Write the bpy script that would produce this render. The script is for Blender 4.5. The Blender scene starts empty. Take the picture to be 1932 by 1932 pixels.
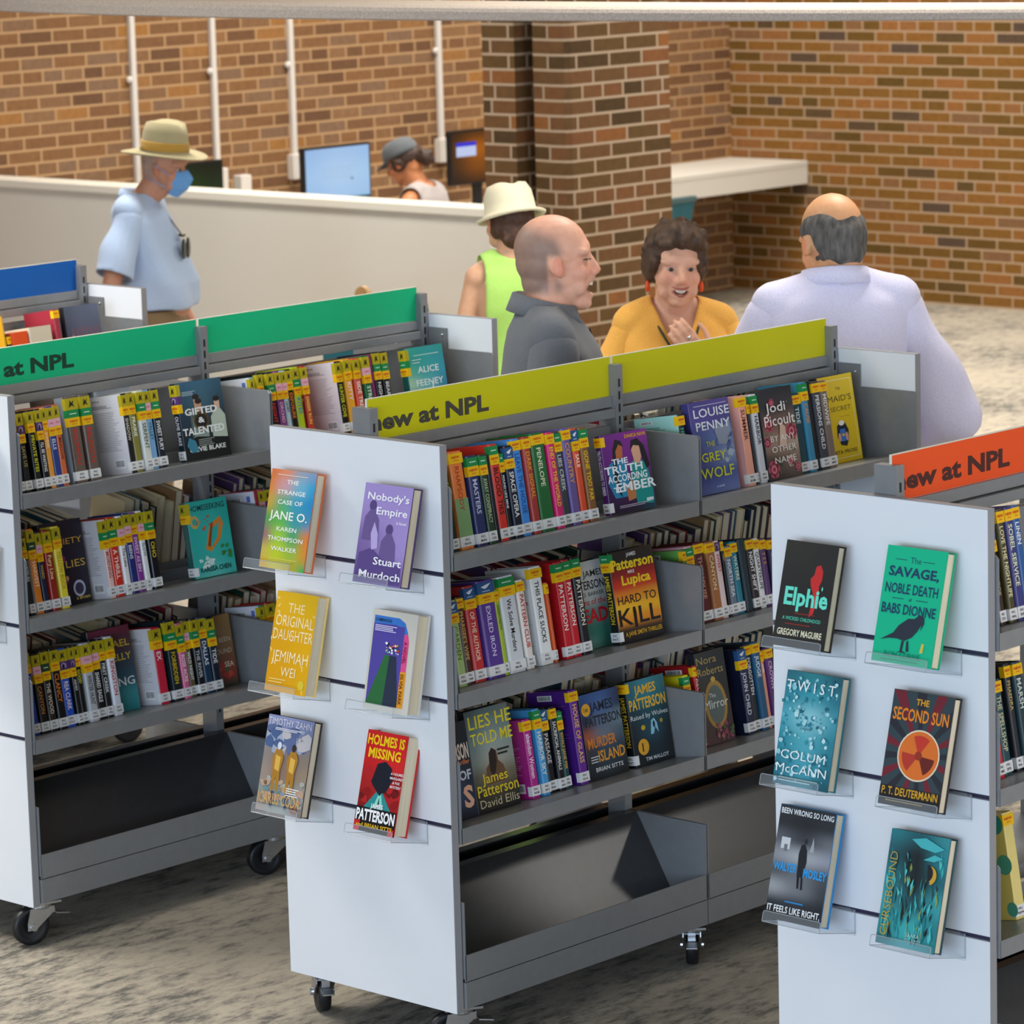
import bpy, bmesh, math, random
from mathutils import Vector, Matrix, Euler
R = math.radians
C = bpy.context.scene.collection

# ------------------------------------------------------------------ camera, world, lights, exposure
cam_d = bpy.data.cameras.new('camera')
cam = bpy.data.objects.new('camera', cam_d); C.objects.link(cam)
cam.location = (5.96002, -5.83981, 2.71493)
cam.rotation_euler = (1.3952, 0.0277, 0.748)
cam_d.sensor_width = 36; cam_d.sensor_fit = 'HORIZONTAL'
cam_d.lens = 36 * 7033.94 / 1932
cam_d.clip_start = .1; cam_d.clip_end = 100
cam_d.dof.use_dof = True; cam_d.dof.focus_distance = 8.35; cam_d.dof.aperture_fstop = 9.5
sc = bpy.context.scene
sc.camera = cam
sc.view_settings.view_transform = 'Standard'
sc.view_settings.look = 'None'
sc.view_settings.gamma = 1
sc.view_settings.use_curve_mapping = False
sc.view_settings.exposure = 0.27
try:
    sc.cycles.use_denoising = True
    sc.cycles.max_bounces = 8
    sc.cycles.transparent_max_bounces = 12
except Exception:
    pass
w = bpy.data.worlds.new('world'); sc.world = w; w.use_nodes = True
w.node_tree.nodes['Background'].inputs[0].default_value = (.92, .95, 1.0, 1)
w.node_tree.nodes['Background'].inputs[1].default_value = .32
def area(name, loc, tgt, sx, sy, power, col):
    l = bpy.data.lights.new(name, 'AREA'); l.shape = 'RECTANGLE'; l.size = sx; l.size_y = sy
    l.energy = power; l.color = col
    o = bpy.data.objects.new(name, l); C.objects.link(o); o.location = loc
    o.rotation_euler = (Vector(tgt) - Vector(loc)).to_track_quat('-Z', 'Y').to_euler()
    return o
# tall windows behind and left of the camera (cool), an added fill at the right side, lit ceiling panels above the room (warm)
area('window_light', (4.6, -10.2, 2.1), (.2, 1.0, .9), 10.0, 2.6, 690, (.64, .80, 1.0))
area('side_fill_light', (10.5, 1.5, 2.3), (0, 2.0, 1.0), 6.0, 2.4, 270, (.95, .96, 1.0))  # unseen fill added to brighten the long sides and signs of the carts
for x, y, sx, sy, p in ((-3.4, -.8, 2.4, 2.4, 168), (4.45, 6.07, .7, .5, 95), (-5.9, 4.2, 1.5, 1.0, 69), (-6.9, 7.6, 1.0, 2.4, 95), (-7.7, 10.7, .8, .8, 42), (-5.4, 10.4, 1.6, .8, 44), (-2.6, 10.2, 2.0, 1.0, 58), (-3.0, 7.4, 2.0, 1.6, 95), (1.2, 7.5, 2.0, 2.0, 95), (-.8, 3.2, 1.5, 1.5, 69)):
    area('ceiling_panel_light', (x, y, 3.9), (x, y, 0), sx, sy, p, (1.0, .955, .88)).data.spread = R(135)

# ------------------------------------------------------------------ helpers
def lin(c):
    c = c / 255
    return c / 12.92 if c <= .04045 else ((c + .055) / 1.055) ** 2.4
def hx(h):
    if len(h) == 3: h = ''.join(a * 2 for a in h)
    return (lin(int(h[0:2], 16)), lin(int(h[2:4], 16)), lin(int(h[4:6], 16)), 1.0)
def mat(name, col, rough=.5, metal=0, spec=.5, **kw):
    m = bpy.data.materials.new(name); m.use_nodes = True
    b = m.node_tree.nodes['Principled BSDF']
    b.inputs['Base Color'].default_value = hx(col) if isinstance(col, str) else col
    b.inputs['Roughness'].default_value = rough; b.inputs['Metallic'].default_value = metal
    b.inputs['Specular IOR Level'].default_value = spec
    for k, v in kw.items(): b.inputs[k.replace('_', ' ')].default_value = v
    return m
def mottle(m, scale, amount, detail=4, bump=0, stretch=None):
    """vary a material's own colour by noise, and optionally its relief"""
    nt = m.node_tree; b = nt.nodes['Principled BSDF']
    tc = nt.nodes.new('ShaderNodeTexCoord'); n = nt.nodes.new('ShaderNodeTexNoise')
    n.inputs['Scale'].default_value = scale; n.inputs['Detail'].default_value = detail
    src = tc.outputs['Object']
    if stretch:
        mp = nt.nodes.new('ShaderNodeMapping'); mp.inputs['Scale'].default_value = stretch
        nt.links.new(src, mp.inputs[0]); src = mp.outputs[0]
    nt.links.new(src, n.inputs['Vector'])
    if amount:
        base = tuple(b.inputs['Base Color'].default_value)
        r = nt.nodes.new('ShaderNodeValToRGB')
        r.color_ramp.elements[0].position = .3; r.color_ramp.elements[1].position = .7
        r.color_ramp.elements[0].color = tuple(c * (1 - amount) for c in base[:3]) + (1,)
        r.color_ramp.elements[1].color = tuple(min(1, c * (1 + amount)) for c in base[:3]) + (1,)
        nt.links.new(n.outputs['Fac'], r.inputs[0]); nt.links.new(r.outputs[0], b.inputs['Base Color'])
    if bump:
        bp = nt.nodes.new('ShaderNodeBump'); bp.inputs['Strength'].default_value = bump; bp.inputs['Distance'].default_value = .01
        nt.links.new(n.outputs['Fac'], bp.inputs['Height']); nt.links.new(bp.outputs[0], b.inputs['Normal'])
    return m
def printed(name, rough, spec=.5):
    m = mat(name, 'ffffff', rough, spec=spec)
    nt = m.node_tree; a = nt.nodes.new('ShaderNodeAttribute'); a.attribute_name = 'Col'
    nt.links.new(a.outputs['Color'], nt.nodes['Principled BSDF'].inputs['Base Color'])
    return m

class MB:
    def __init__(s): s.v = []; s.f = []; s.c = []; s.m = []
    def add(s, vs, fs, col=(.8, .8, .8, 1), mi=0, vcols=None):
        o = len(s.v); s.v += [tuple(v) for v in vs]
        for f in fs:
            s.f.append([i + o for i in f]); s.m.append(mi)
            s.c.append([vcols[i] for i in f] if vcols else [col] * len(f))
    def box(s, a, b, col=(.8, .8, .8, 1), mi=0, M=None):
        x0, y0, z0 = a; x1, y1, z1 = b
        vs = [(x0, y0, z0), (x1, y0, z0), (x1, y1, z0), (x0, y1, z0), (x0, y0, z1), (x1, y0, z1), (x1, y1, z1), (x0, y1, z1)]
        if M: vs = [M @ Vector(v) for v in vs]
        s.add(vs, [(0, 3, 2, 1), (4, 5, 6, 7), (0, 1, 5, 4), (1, 2, 6, 5), (2, 3, 7, 6), (3, 0, 4, 7)], col, mi)
    def prism(s, prof, axis, a, b, col=(.8, .8, .8, 1), mi=0):
        """extrude a 2-D profile along an axis: axis 'y' -> profile (x,z), 'x' -> (y,z), 'z' -> (x,y)"""
        def P(p, t): return {'y': (p[0], t, p[1]), 'x': (t, p[0], p[1]), 'z': (p[0], p[1], t)}[axis]
        n = len(prof); vs = [P(p, a) for p in prof] + [P(p, b) for p in prof]
        fs = [tuple(range(n)), tuple(range(2 * n - 1, n - 1, -1))] + [(i, i + n, (i + 1) % n + n, (i + 1) % n) for i in range(n)]
        s.add(vs, fs, col, mi)
    def lathe(s, prof, n=24, col=(.8, .8, .8, 1), mi=0, M=None, closed=False):
        """profile (r, z) spun about z"""
        vs = []
        for r, z in prof:
            for k in range(n):
                a = 2 * math.pi * k / n; vs.append((r * math.cos(a), r * math.sin(a), z))
        m = len(prof); fs = []
        for i in range(m - (0 if closed else 1)):
            for k in range(n):
                j = (i + 1) % m
                fs.append((i * n + k, i * n + (k + 1) % n, j * n + (k + 1) % n, j * n + k))
        if not closed:
            fs.append(tuple(range(n - 1, -1, -1))); fs.append(tuple((m - 1) * n + k for k in range(n)))
        if M: vs = [M @ Vector(v) for v in vs]
        s.add(vs, fs, col, mi)
    def tube(s, pts, r, n=8, col=(.8, .8, .8, 1), mi=0):
        pts = [Vector(p) for p in pts]; rings = []
        rr = r if isinstance(r, (list, tuple)) else [r] * len(pts)
        for i, p in enumerate(pts):
            d = (pts[min(i + 1, len(pts) - 1)] - pts[max(i - 1, 0)]).normalized()
            u = d.orthogonal().normalized() if i == 0 else (u - d * u.dot(d)).normalized()
            q = d.cross(u); rings.append([p + (u * math.cos(2 * math.pi * k / n) + q * math.sin(2 * math.pi * k / n)) * rr[i] for k in range(n)])
        vs = [v for r_ in rings for v in r_]
        fs = [(i * n + k, i * n + (k + 1) % n, (i + 1) * n + (k + 1) % n, (i + 1) * n + k) for i in range(len(pts) - 1) for k in range(n)]
        fs += [tuple(range(n - 1, -1, -1)), tuple((len(pts) - 1) * n + k for k in range(n))]
        s.add(vs, fs, col, mi)
    def ell(s, c, rx, ry, rz, n=16, m=10, col=(.8, .8, .8, 1), mi=0, rot=None):
        vs = [Vector((0, 0, -rz))]
        for i in range(1, m):
            t = math.pi * i / m - math.pi / 2
            for k in range(n):
                a = 2 * math.pi * k / n; vs.append(Vector((rx * math.cos(t) * math.cos(a), ry * math.cos(t) * math.sin(a), rz * math.sin(t))))
        vs.append(Vector((0, 0, rz))); L = len(vs) - 1
        fs = [(0, 1 + (k + 1) % n, 1 + k) for k in range(n)]
        fs += [(1 + i * n + k, 1 + i * n + (k + 1) % n, 1 + (i + 1) * n + (k + 1) % n, 1 + (i + 1) * n + k) for i in range(m - 2) for k in range(n)]
        fs += [(L, 1 + (m - 2) * n + k, 1 + (m - 2) * n + (k + 1) % n) for k in range(n)]
        E = Euler(rot).to_matrix() if rot else Matrix.Identity(3)
        s.add([E @ v + Vector(c) for v in vs], fs, col, mi)
    def mesh(s, name, mats, smooth=False):
        me = bpy.data.meshes.new(name); me.from_pydata(s.v, [], s.f)
        for m in mats: me.materials.append(m)
        me.polygons.foreach_set('material_index', s.m)
        a = me.color_attributes.new('Col', 'FLOAT_COLOR', 'CORNER')
        flat = [x for f in s.c for c in f for x in c]
        if len(flat) == 4 * len(me.loops): a.data.foreach_set('color', flat)
        if smooth: me.polygons.foreach_set('use_smooth', [True] * len(s.f))
        me.update()
        return me
    def build(s, name, mats, parent=None, smooth=False, bevel=0, loc=None):
        if not isinstance(mats, (list, tuple)): mats = [mats]
        me = s.mesh(name, mats, smooth)
        if bevel:
            bm = bmesh.new(); bm.from_mesh(me)
            bmesh.ops.remove_doubles(bm, verts=bm.verts, dist=1e-6)
            es = [e for e in bm.edges if len(e.link_faces) == 2 and e.calc_face_angle(0) > .6]
            bmesh.ops.bevel(bm, geom=es, offset=bevel, segments=2, profile=.6, affect='EDGES', clamp_overlap=True)
            bm.to_mesh(me); bm.free()
        o = bpy.data.objects.new(name, me); C.objects.link(o)
        if parent: o.parent = parent
        if loc: o.location = loc
        return o
def empty(name, loc=(0, 0, 0), rz=0):
    o = bpy.data.objects.new(name, None); C.objects.link(o); o.location = loc; o.rotation_euler = (0, 0, rz)
    o.empty_display_size = .05
    return o
def tag(o, label, cat, group=None, kind=None):
    if label: o['label'] = label
    if cat: o['category'] = cat
    if group: o['group'] = group
    if kind: o['kind'] = kind
    return o
def struct(o): o['kind'] = 'structure'; return o

# text geometry, cached: unit cap-height outlines from the built-in font
_T = {}
def text_geo(t, bold=.012):
    k = (t, bold)
    if k not in _T:
        cu = bpy.data.curves.new('lettering', 'FONT'); cu.body = t; cu.size = 1; cu.resolution_u = 2; cu.offset = bold
        ob = bpy.data.objects.new('lettering', cu)
        me = bpy.data.meshes.new_from_object(ob)
        vs = [(v.co.x, v.co.y) for v in me.vertices]; fs = [tuple(p.vertices) for p in me.polygons]
        bpy.data.objects.remove(ob); bpy.data.curves.remove(cu); bpy.data.meshes.remove(me)
        if vs:
            x0 = min(v[0] for v in vs); x1 = max(v[0] for v in vs)
            vs = [((x - x0) / .73, y / .73) for x, y in vs]; wd = (x1 - x0) / .73
        else: wd = 0
        _T[k] = (vs, fs, wd)
    return _T[k]

class Face:
    """a flat printed face: origin, right and up vectors (metres), outward normal; u,v run 0..1"""
    def __init__(s, mb, o, r, u, mi=0):
        s.mb = mb; s.o = Vector(o); s.r = Vector(r); s.u = Vector(u); s.n = s.r.cross(s.u).normalized()
        s.w = s.r.length; s.h = s.u.length; s.k = 0; s.mi = mi
    def P(s, x, y, l=None):
        return s.o + s.r * x + s.u * y + s.n * (.00025 + .00012 * (s.k if l is None else l))
    def poly(s, pts, col):
        s.k += 1; c = hx(col) if isinstance(col, str) else col
        s.mb.add([s.P(*p) for p in pts], [tuple(range(len(pts)))], c, s.mi)
    def rect(s, a, b, c, d, col): s.poly([(a, b), (c, b), (c, d), (a, d)], col)
    def ell(s, x, y, rx, ry, col, n=20, a0=0, a1=360):
        s.poly([(x + rx * math.cos(R(a0 + (a1 - a0) * i / n)), y + ry * math.sin(R(a0 + (a1 - a0) * i / n))) for i in range(n + (0 if a1 - a0 == 360 else 1))], col)
    def grid(s, rows, box=(0, 0, 1, 1), sub=5):
        """rows of hex colours, top row first, blended smoothly over the face"""
        s.k += 1; nr = len(rows); nc = len(rows[0]); g = [[Vector(hx(c)) for c in r] for r in rows]
        NX = (nc - 1) * sub or 1; NY = (nr - 1) * sub or 1; vs = []; cs = []
        sm = lambda t: t * t * (3 - 2 * t)
        for j in range(NY + 1):
            for i in range(NX + 1):
                x = i / NX; y = j / NY
                a = x * (nc - 1); b = y * (nr - 1); ia = min(int(a), max(nc - 2, 0)); ib = min(int(b), max(nr - 2, 0)); fa = sm(a - ia); fb = sm(b - ib)
                i2 = min(ia + 1, nc - 1); j2 = min(ib + 1, nr - 1)
                c = (g[ib][ia] * (1 - fa) + g[ib][i2] * fa) * (1 - fb) + (g[j2][ia] * (1 - fa) + g[j2][i2] * fa) * fb
                vs.append(s.P(box[0] + (box[2] - box[0]) * x, box[3] + (box[1] - box[3]) * y)); cs.append(tuple(c))
        fs = [(j * (NX + 1) + i, (j + 1) * (NX + 1) + i, (j + 1) * (NX + 1) + i + 1, j * (NX + 1) + i + 1) for j in range(NY) for i in range(NX)]
        s.mb.add(vs, fs, mi=s.mi, vcols=cs)
    def text(s, t, x, y, cap, col, maxw=None, align='c', bold=.012, vert=False, fit=False):
        """cap = cap height as a fraction of the face height; maxw as a fraction of the width; vert reads downwards"""
        vs, fs, wd = text_geo(t, bold)
        if not vs: return
        s.k += 1; H = cap * (s.w if vert else s.h); L = wd * H; k = 1
        lim = (maxw or 9) * (s.h if vert else s.w)
        if L > lim or fit: k = lim / L
        elif maxw and not vert and L > 0: k = min(lim / L, 1.5)
        ru = s.r.normalized(); uu = s.u.normalized()
        if vert: dx, dy = (-uu, ru) if vert != 'up' else (uu, -ru)
        else: dx, dy = ru, uu
        off = {'c': -L * k / 2, 'l': 0, 'r': -L * k}[align]
        o = s.P(x, y)
        c = hx(col) if isinstance(col, str) else col
        s.mb.add([o + dx * (vx * H * k + off) + dy * (vy * H) for vx, vy in vs], fs, c, s.mi)
    def blobs(s, n, seed, cols, box, size, asp=1, k=7):
        rn = random.Random(seed)
        for i in range(n):
            x = rn.uniform(box[0], box[2]); y = rn.uniform(box[1], box[3]); q = rn.uniform(*size); a0 = rn.random() * 6
            pts = []
            for j in range(k):
                a = a0 + 2 * math.pi * j / k; rr = q * rn.uniform(.55, 1.1)
                px = min(max(x + rr * math.cos(a) * asp, 0.005), .995); py = min(max(y + rr * math.sin(a) * s.w / s.h, .005), .995); pts.append((px, py))
            s.poly(pts, rn.choice(cols))
            s.k -= 1 if i % 3 else 0
    def lines(s, x0, x1, y0, y1, n, col, th=.006, seed=1):
        rn = random.Random(seed)
        for i in range(n):
            y = y1 - (y1 - y0) * i / max(1, n - 1); s.k -= 1 if i else 0
            s.rect(x0, y, x1 - (x1 - x0) * rn.random() * .25, y + th, col)
    def barcode(s, x0, y0, x1, y1, seed=3):
        s.rect(x0, y0, x1, y1, 'e8e8e8'); rn = random.Random(seed); x = x0 + (x1 - x0) * .08
        while x < x1 - (x1 - x0) * .1:
            q = (x1 - x0) * rn.uniform(.015, .05); s.rect(x, y0 + (y1 - y0) * .2, x + q, y1 - (y1 - y0) * .15, '202020'); s.k -= 1; x += q * rn.uniform(1.6, 2.6)
        s.k += 1

# ------------------------------------------------------------------ materials
M_PRINT = printed('printed_jacket', .33, .4)
M_MATTE = printed('printed_sticker', .5, .3)
M_PAPER = mottle(mat('page_edges', 'd9cdb2', .85, spec=.2), 900, .12, stretch=(1, 1, .01))
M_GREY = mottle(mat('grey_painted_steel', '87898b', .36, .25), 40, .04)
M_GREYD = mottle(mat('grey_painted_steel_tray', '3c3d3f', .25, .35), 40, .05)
M_PANEL = mottle(mat('white_laminate', 'e3e6ea', .38), 6, .012)
M_EDGE = mat('grey_edge_band', '8d8d90', .45)
M_GROOVE = mat('slat_groove', '2c2a44', .5)
M_SLOT = mat('dark_slot', '131417', .6)
M_RUBBER = mottle(mat('black_rubber', '15171b', .45), 60, .1)
M_ZINC = mottle(mat('zinc_plate', 'b9bdc2', .3, .9), 80, .05)
M_BOARD_EDGE = mat('sign_board_edge', 'd8d8c8', .5)
def acrylic():
    m = bpy.data.materials.new('clear_acrylic'); m.use_nodes = True; nt = m.node_tree
    b = nt.nodes['Principled BSDF']; out = nt.nodes['Material Output']
    b.inputs['Base Color'].default_value = (.93, .96, .97, 1); b.inputs['Roughness'].default_value = .05
    b.inputs['IOR'].default_value = 1.45
    t = nt.nodes.new('ShaderNodeBsdfTransparent'); t.inputs[0].default_value = (.96, .97, .98, 1)
    lw = nt.nodes.new('ShaderNodeLayerWeight'); lw.inputs['Blend'].default_value = .25
    mx = nt.nodes.new('ShaderNodeMixShader'); ad = nt.nodes.new('ShaderNodeMath'); ad.operation = 'MULTIPLY_ADD'
    ad.inputs[1].default_value = .30; ad.inputs[2].default_value = .03
    nt.links.new(lw.outputs['Facing'], ad.inputs[0]); nt.links.new(ad.outputs[0], mx.inputs[0])
    nt.links.new(t.outputs[0], mx.inputs[1]); nt.links.new(b.outputs[0], mx.inputs[2]); nt.links.new(mx.outputs[0], out.inputs['Surface'])
    return m
M_ACR = acrylic()
M_ACR_EDGE = mat('acrylic_edge_glint', 'b4bcc0', .2, Transmission_Weight=.35)  # paler colour stands in for light caught along the clear edges

# ------------------------------------------------------------------ the room
def brick_mat(name, axis, ramp, mortar, zoff=0, yoff=0):
    m = mat(name, 'ffffff', .8, spec=.25); nt = m.node_tree; b = nt.nodes['Principled BSDF']; L = nt.links.new
    tc = nt.nodes.new('ShaderNodeTexCoord'); sp = nt.nodes.new('ShaderNodeSeparateXYZ'); cb = nt.nodes.new('ShaderNodeCombineXYZ')
    L(tc.outputs['Object'], sp.inputs[0])
    ax = nt.nodes.new('ShaderNodeMath'); ax.operation = 'ADD'; ax.inputs[1].default_value = 50.03 + yoff
    L(sp.outputs[axis], ax.inputs[0]); L(ax.outputs[0], cb.inputs[0])
    az = nt.nodes.new('ShaderNodeMath'); az.operation = 'ADD'; az.inputs[1].default_value = 10.0 + zoff
    L(sp.outputs['Z'], az.inputs[0]); L(az.outputs[0], cb.inputs[1])
    def bt(sq, sf):
        t = nt.nodes.new('ShaderNodeTexBrick'); t.offset = .5; t.squash = sq; t.squash_frequency = sf
        t.inputs['Color1'].default_value = (0, 0, 0, 1); t.inputs['Color2'].default_value = (1, 1, 1, 1); t.inputs['Mortar'].default_value = (.5, .5, .5, 1)
        t.inputs['Scale'].default_value = 1; t.inputs['Mortar Size'].default_value = .0068; t.inputs['Mortar Smooth'].default_value = .25
        t.inputs['Bias'].default_value = 0; t.inputs['Brick Width'].default_value = .218; t.inputs['Row Height'].default_value = .0665
        L(cb.outputs[0], t.inputs['Vector']); return t
    t = bt(.62, 7)
    r = nt.nodes.new('ShaderNodeValToRGB'); r.color_ramp.interpolation = 'LINEAR'
    el = r.color_ramp.elements
    while len(el) < len(ramp): el.new(.5)
    for e, (p, c) in zip(el, ramp): e.position = p; e.color = hx(c)
    L(t.outputs['Color'], r.inputs[0])
    n = nt.nodes.new('ShaderNodeTexNoise'); n.inputs['Scale'].default_value = 28; n.inputs['Detail'].default_value = 5; L(tc.outputs['Object'], n.inputs['Vector'])
    hs = nt.nodes.new('ShaderNodeHueSaturation'); L(r.outputs[0], hs.inputs['Color'])
    mr = nt.nodes.new('ShaderNodeMapRange'); mr.inputs[3].default_value = .72; mr.inputs[4].default_value = 1.25; L(n.outputs['Fac'], mr.inputs[0]); L(mr.outputs[0], hs.inputs['Value'])
    mx = nt.nodes.new('ShaderNodeMix'); mx.data_type = 'RGBA'; mx.inputs[7].default_value = hx(mortar)
    L(t.outputs['Fac'], mx.inputs[0]); L(hs.outputs[0], mx.inputs[6]); L(mx.outputs[2], b.inputs['Base Color'])
    bp = nt.nodes.new('ShaderNodeBump'); bp.invert = True; bp.inputs['Strength'].default_value = .5; bp.inputs['Distance'].default_value = .008
    L(t.outputs['Fac'], bp.inputs['Height']); L(bp.outputs[0], b.inputs['Normal'])
    return m
RAMP_L = [(0, '684a34'), (.3, '7a573a'), (.55, '845e3c'), (.8, '7e624c'), (1, '9c6c38')]
RAMP_R = [(0, '54443c'), (.1, '60491e'), (.4, '7c5824'), (.7, '875c28'), (.9, '946234'), (1, '7c5c40')]
RAMP_P = [(0, '46341e'), (.35, '5c4426'), (.7, '68482c'), (.92, '744b2c'), (1, '84542c')]
M_BR_L = brick_mat('brick_window_side', 'Y', RAMP_L, 'b4916a', .02)
M_BR_R = brick_mat('brick_far_side', 'X', RAMP_R, 'b0967a', .035)
M_BR_PX = brick_mat('brick_pier_face', 'Y', RAMP_P, 'a8937c', .01, .05)
M_BR_PY = brick_mat('brick_pier_side', 'X', RAMP_P, 'a8937c', .01, .02)
def carpet():
    m = mat('mottled_carpet', 'a99d86', .95, spec=.1); nt = m.node_tree; b = nt.nodes['Principled BSDF']; L = nt.links.new
    tc = nt.nodes.new('ShaderNodeTexCoord')
    mp = nt.nodes.new('ShaderNodeMapping'); mp.inputs['Scale'].default_value = (26, 9, 1); L(tc.outputs['Object'], mp.inputs[0])
    n = nt.nodes.new('ShaderNodeTexNoise'); n.inputs['Scale'].default_value = 1; n.inputs['Detail'].default_value = 9; n.inputs['Roughness'].default_value = .76; n.inputs['Distortion'].default_value = .12
    L(mp.outputs[0], n.inputs['Vector'])
    n2 = nt.nodes.new('ShaderNodeTexNoise'); n2.inputs['Scale'].default_value = 1.3; n2.inputs['Detail'].default_value = 2; L(tc.outputs['Object'], n2.inputs['Vector'])
    ad = nt.nodes.new('ShaderNodeMath'); ad.operation = 'MULTIPLY_ADD'; ad.inputs[1].default_value = .45; L(n2.outputs['Fac'], ad.inputs[0]); L(n.outputs['Fac'], ad.inputs[2])
    r = nt.nodes.new('ShaderNodeValToRGB'); e = r.color_ramp.elements
    e[0].position = .60; e[0].color = hx('676560'); e[1].position = .80; e[1].color = hx('b1a898')
    k = e.new(.70); k.color = hx('9b9488')
    L(ad.outputs[0], r.inputs[0]); L(r.outputs[0], b.inputs['Base Color'])
    f = nt.nodes.new('ShaderNodeTexNoise'); f.inputs['Scale'].default_value = 420; L(tc.outputs['Object'], f.inputs['Vector'])
    bp = nt.nodes.new('ShaderNodeBump'); bp.inputs['Strength'].default_value = .6; bp.inputs['Distance'].default_value = .004; L(f.outputs['Fac'], bp.inputs['Height']); L(bp.outputs[0], b.inputs['Normal'])
    return m
mb = MB(); mb.box((-8.9, -12, -.1), (8, 12.1, 0)); struct(mb.build('floor', carpet()))
mb = MB(); mb.box((-8.95, -12, 0), (-8.75, 12.13, 4.2)); struct(mb.build('wall_left', M_BR_L))
mb = MB(); mb.box((-8.75, 11.93, 0), (8, 12.13, 4.2)); struct(mb.build('wall_far', M_BR_R))
M_CEIL = mottle(mat('white_ceiling', 'd8d4ca', .9), 3, .02)
mb = MB(); mb.box((-8.95, -3.0, 4.2), (8, 12.13, 4.3)); struct(mb.build('ceiling', M_CEIL))
# brick pier beside the half wall: stepped plan
mb = MB()
def pier(prof, z1):
    n = len(prof)
    vs = [(x, y, 0) for x, y in prof] + [(x, y, z1) for x, y in prof]
    for i in range(n):
        j = (i + 1) % n; nx = abs(prof[j][1] - prof[i][1]) > abs(prof[j][0] - prof[i][0])
        mb.add([vs[i], vs[j], vs[j + n], vs[i + n]], [(0, 1, 2, 3)], mi=0 if nx else 1)
    mb.add([vs[i + n] for i in range(n)], [tuple(range(n))], mi=1)
pier([(-5.03, 6.345), (-5.03, 7.006), (-5.52, 7.006), (-5.52, 6.30), (-5.325, 6.30), (-5.325, 6.62), (-5.245, 6.62), (-5.245, 6.335), (-5.12, 6.315), (-5.05, 6.322)], 4.2)
struct(mb.build('pillar', [M_BR_PX, M_BR_PY]))
# white half wall with its cap
M_HALF = mottle(mat('white_wall_paint', 'd8d4cb', .6), 2, .015)
M_CAP = mat('white_cap', 'e4e0d4', .4)
mb = MB(); mb.box((-8.74, 5.80, 0), (-5.03, 5.93, 1.165)); hw = struct(mb.build('wall_half', M_HALF))
mb = MB(); mb.box((-8.74, 5.78, 1.165), (-5.01, 5.95, 1.203)); mb.build('cap', M_CAP, hw, bevel=.006)
# conduits with outlet boxes on the left wall
M_PVC = mat('white_conduit', 'd9d3cc', .4)
for y, z0, z1, cz in ((7.062, .95, 4.2, 1.60), (7.626, 1.03, 4.2, 1.61), (8.196, 1.06, 4.2, 1.61), (9.346, 1.06, 4.2, 1.62)):
    t = empty('wall_conduit', (-8.75, y, 0))
    mb = MB(); mb.box((0, -.016, z0 + .06), (.026, .016, z1)); mb.build('raceway', M_PVC, t, bevel=.004)
    mb = MB(); mb.box((0, -.045, z0 - .07), (.05, .045, z0 + .065)); mb.build('outlet_box', M_PVC, t, bevel=.006)
    mb = MB(); mb.ell((.02, -.032, cz), .016, .018, .018); mb.build('clip', M_PVC, t, smooth=True)
    nm = {7.062: 'white wall conduit rising behind the hat of the man in the blue shirt', 7.626: 'white wall conduit rising behind the green screened monitor', 8.196: 'white wall conduit ending in an outlet box left of the pale blue monitor', 9.346: 'white wall conduit ending in an outlet box left of the orange screened monitor'}[y]
    tag(t, nm, 'conduit', 'white conduits on the brick wall')
# computer counter along the left wall
M_WTOP = mottle(mat('white_worktop', 'dcd9d0', .4), 4, .01)
M_DARK = mat('black_plastic', '16171a', .35)
t = tag(empty('computer_counter', (-8.75, 6.0, 0)), 'white computer counter along the brick wall behind the half wall', 'counter')
mb = MB(); mb.box((.004, .0, .70), (.72, 3.95, .74)); mb.build('worktop', M_WTOP, t, bevel=.004)
for y in (.05, 1.42, 3.85):
    mb = MB(); mb.box((.08, y, 0), (.66, y + .04, .70)); mb.build('leg', M_WTOP, t)
def monitor(y0, y1, z0, z1, label, art, x=-8.40):
    t = tag(empty('computer_monitor', (x, (y0 + y1) / 2, .74)), label, 'monitor', 'monitors on the counter'); hwid = (y1 - y0) / 2
    mb = MB(); mb.box((-.035, -hwid - .012, z0 - .752), (0, hwid + .012, z1 - .728)); mb.build('bezel', M_DARK, t, bevel=.004)
    mb = MB(); f = Face(mb, (.0006, -hwid, z0 - .74), (0, 2 * hwid, 0), (0, 0, z1 - z0)); art(f)
    em = mat('lit_screen', '000000', .4); nt = em.node_tree; a = nt.nodes.new('ShaderNodeAttribute'); a.attribute_name = 'Col'
    b = nt.nodes['Principled BSDF']; nt.links.new(a.outputs['Color'], b.inputs['Emission Color']); b.inputs['Emission Strength'].default_value = .75
    mb.build('screen', em, t)
    mb = MB(); mb.box((-.03, -.035, .015), (-.012, .035, z0 - .70)); mb.build('stand_neck', M_DARK, t)
    mb = MB(); mb.lathe([(.10, 0), (.10, .01), (.03, .018)], 20, M=Matrix.Translation((-.02, 0, 0))); mb.build('stand_base', M_DARK, t)
def scr_blue(f):
    f.grid([['9cc0ec', 'a6c8f0', 'a0c4f0'], ['a6cbf2', 'b4d4f6', 'aad0f4'], ['9cc4f0', 'a8ccf4', 'a4c8f0']])
    f.lines(.25, .8, .42, .62, 5, 'a0bce0', .008, 3); f.ell(.72, .38, .02, .03, '7090b0'); f.rect(0, 0, 1, .03, '2a7c90')
def scr_orange(f):
    f.grid([['38200c', '5a3208', '4a2808'], ['4a2a08', 'a85c08', '7a4206'], ['402408', '84480a', '603406'], ['241408', '4a2808', '38200a']])
    f.rect(.08, .52, .45, .80, 'c4d0f4'); f.rect(.08, .72, .45, .80, '3030d8')
def scr_green(f): f.grid([['0c2408', '0a1c08', '081408'], ['1c4a08', '143808', '0c2408'], ['2c6a08', '1c5008', '103008']])
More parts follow.
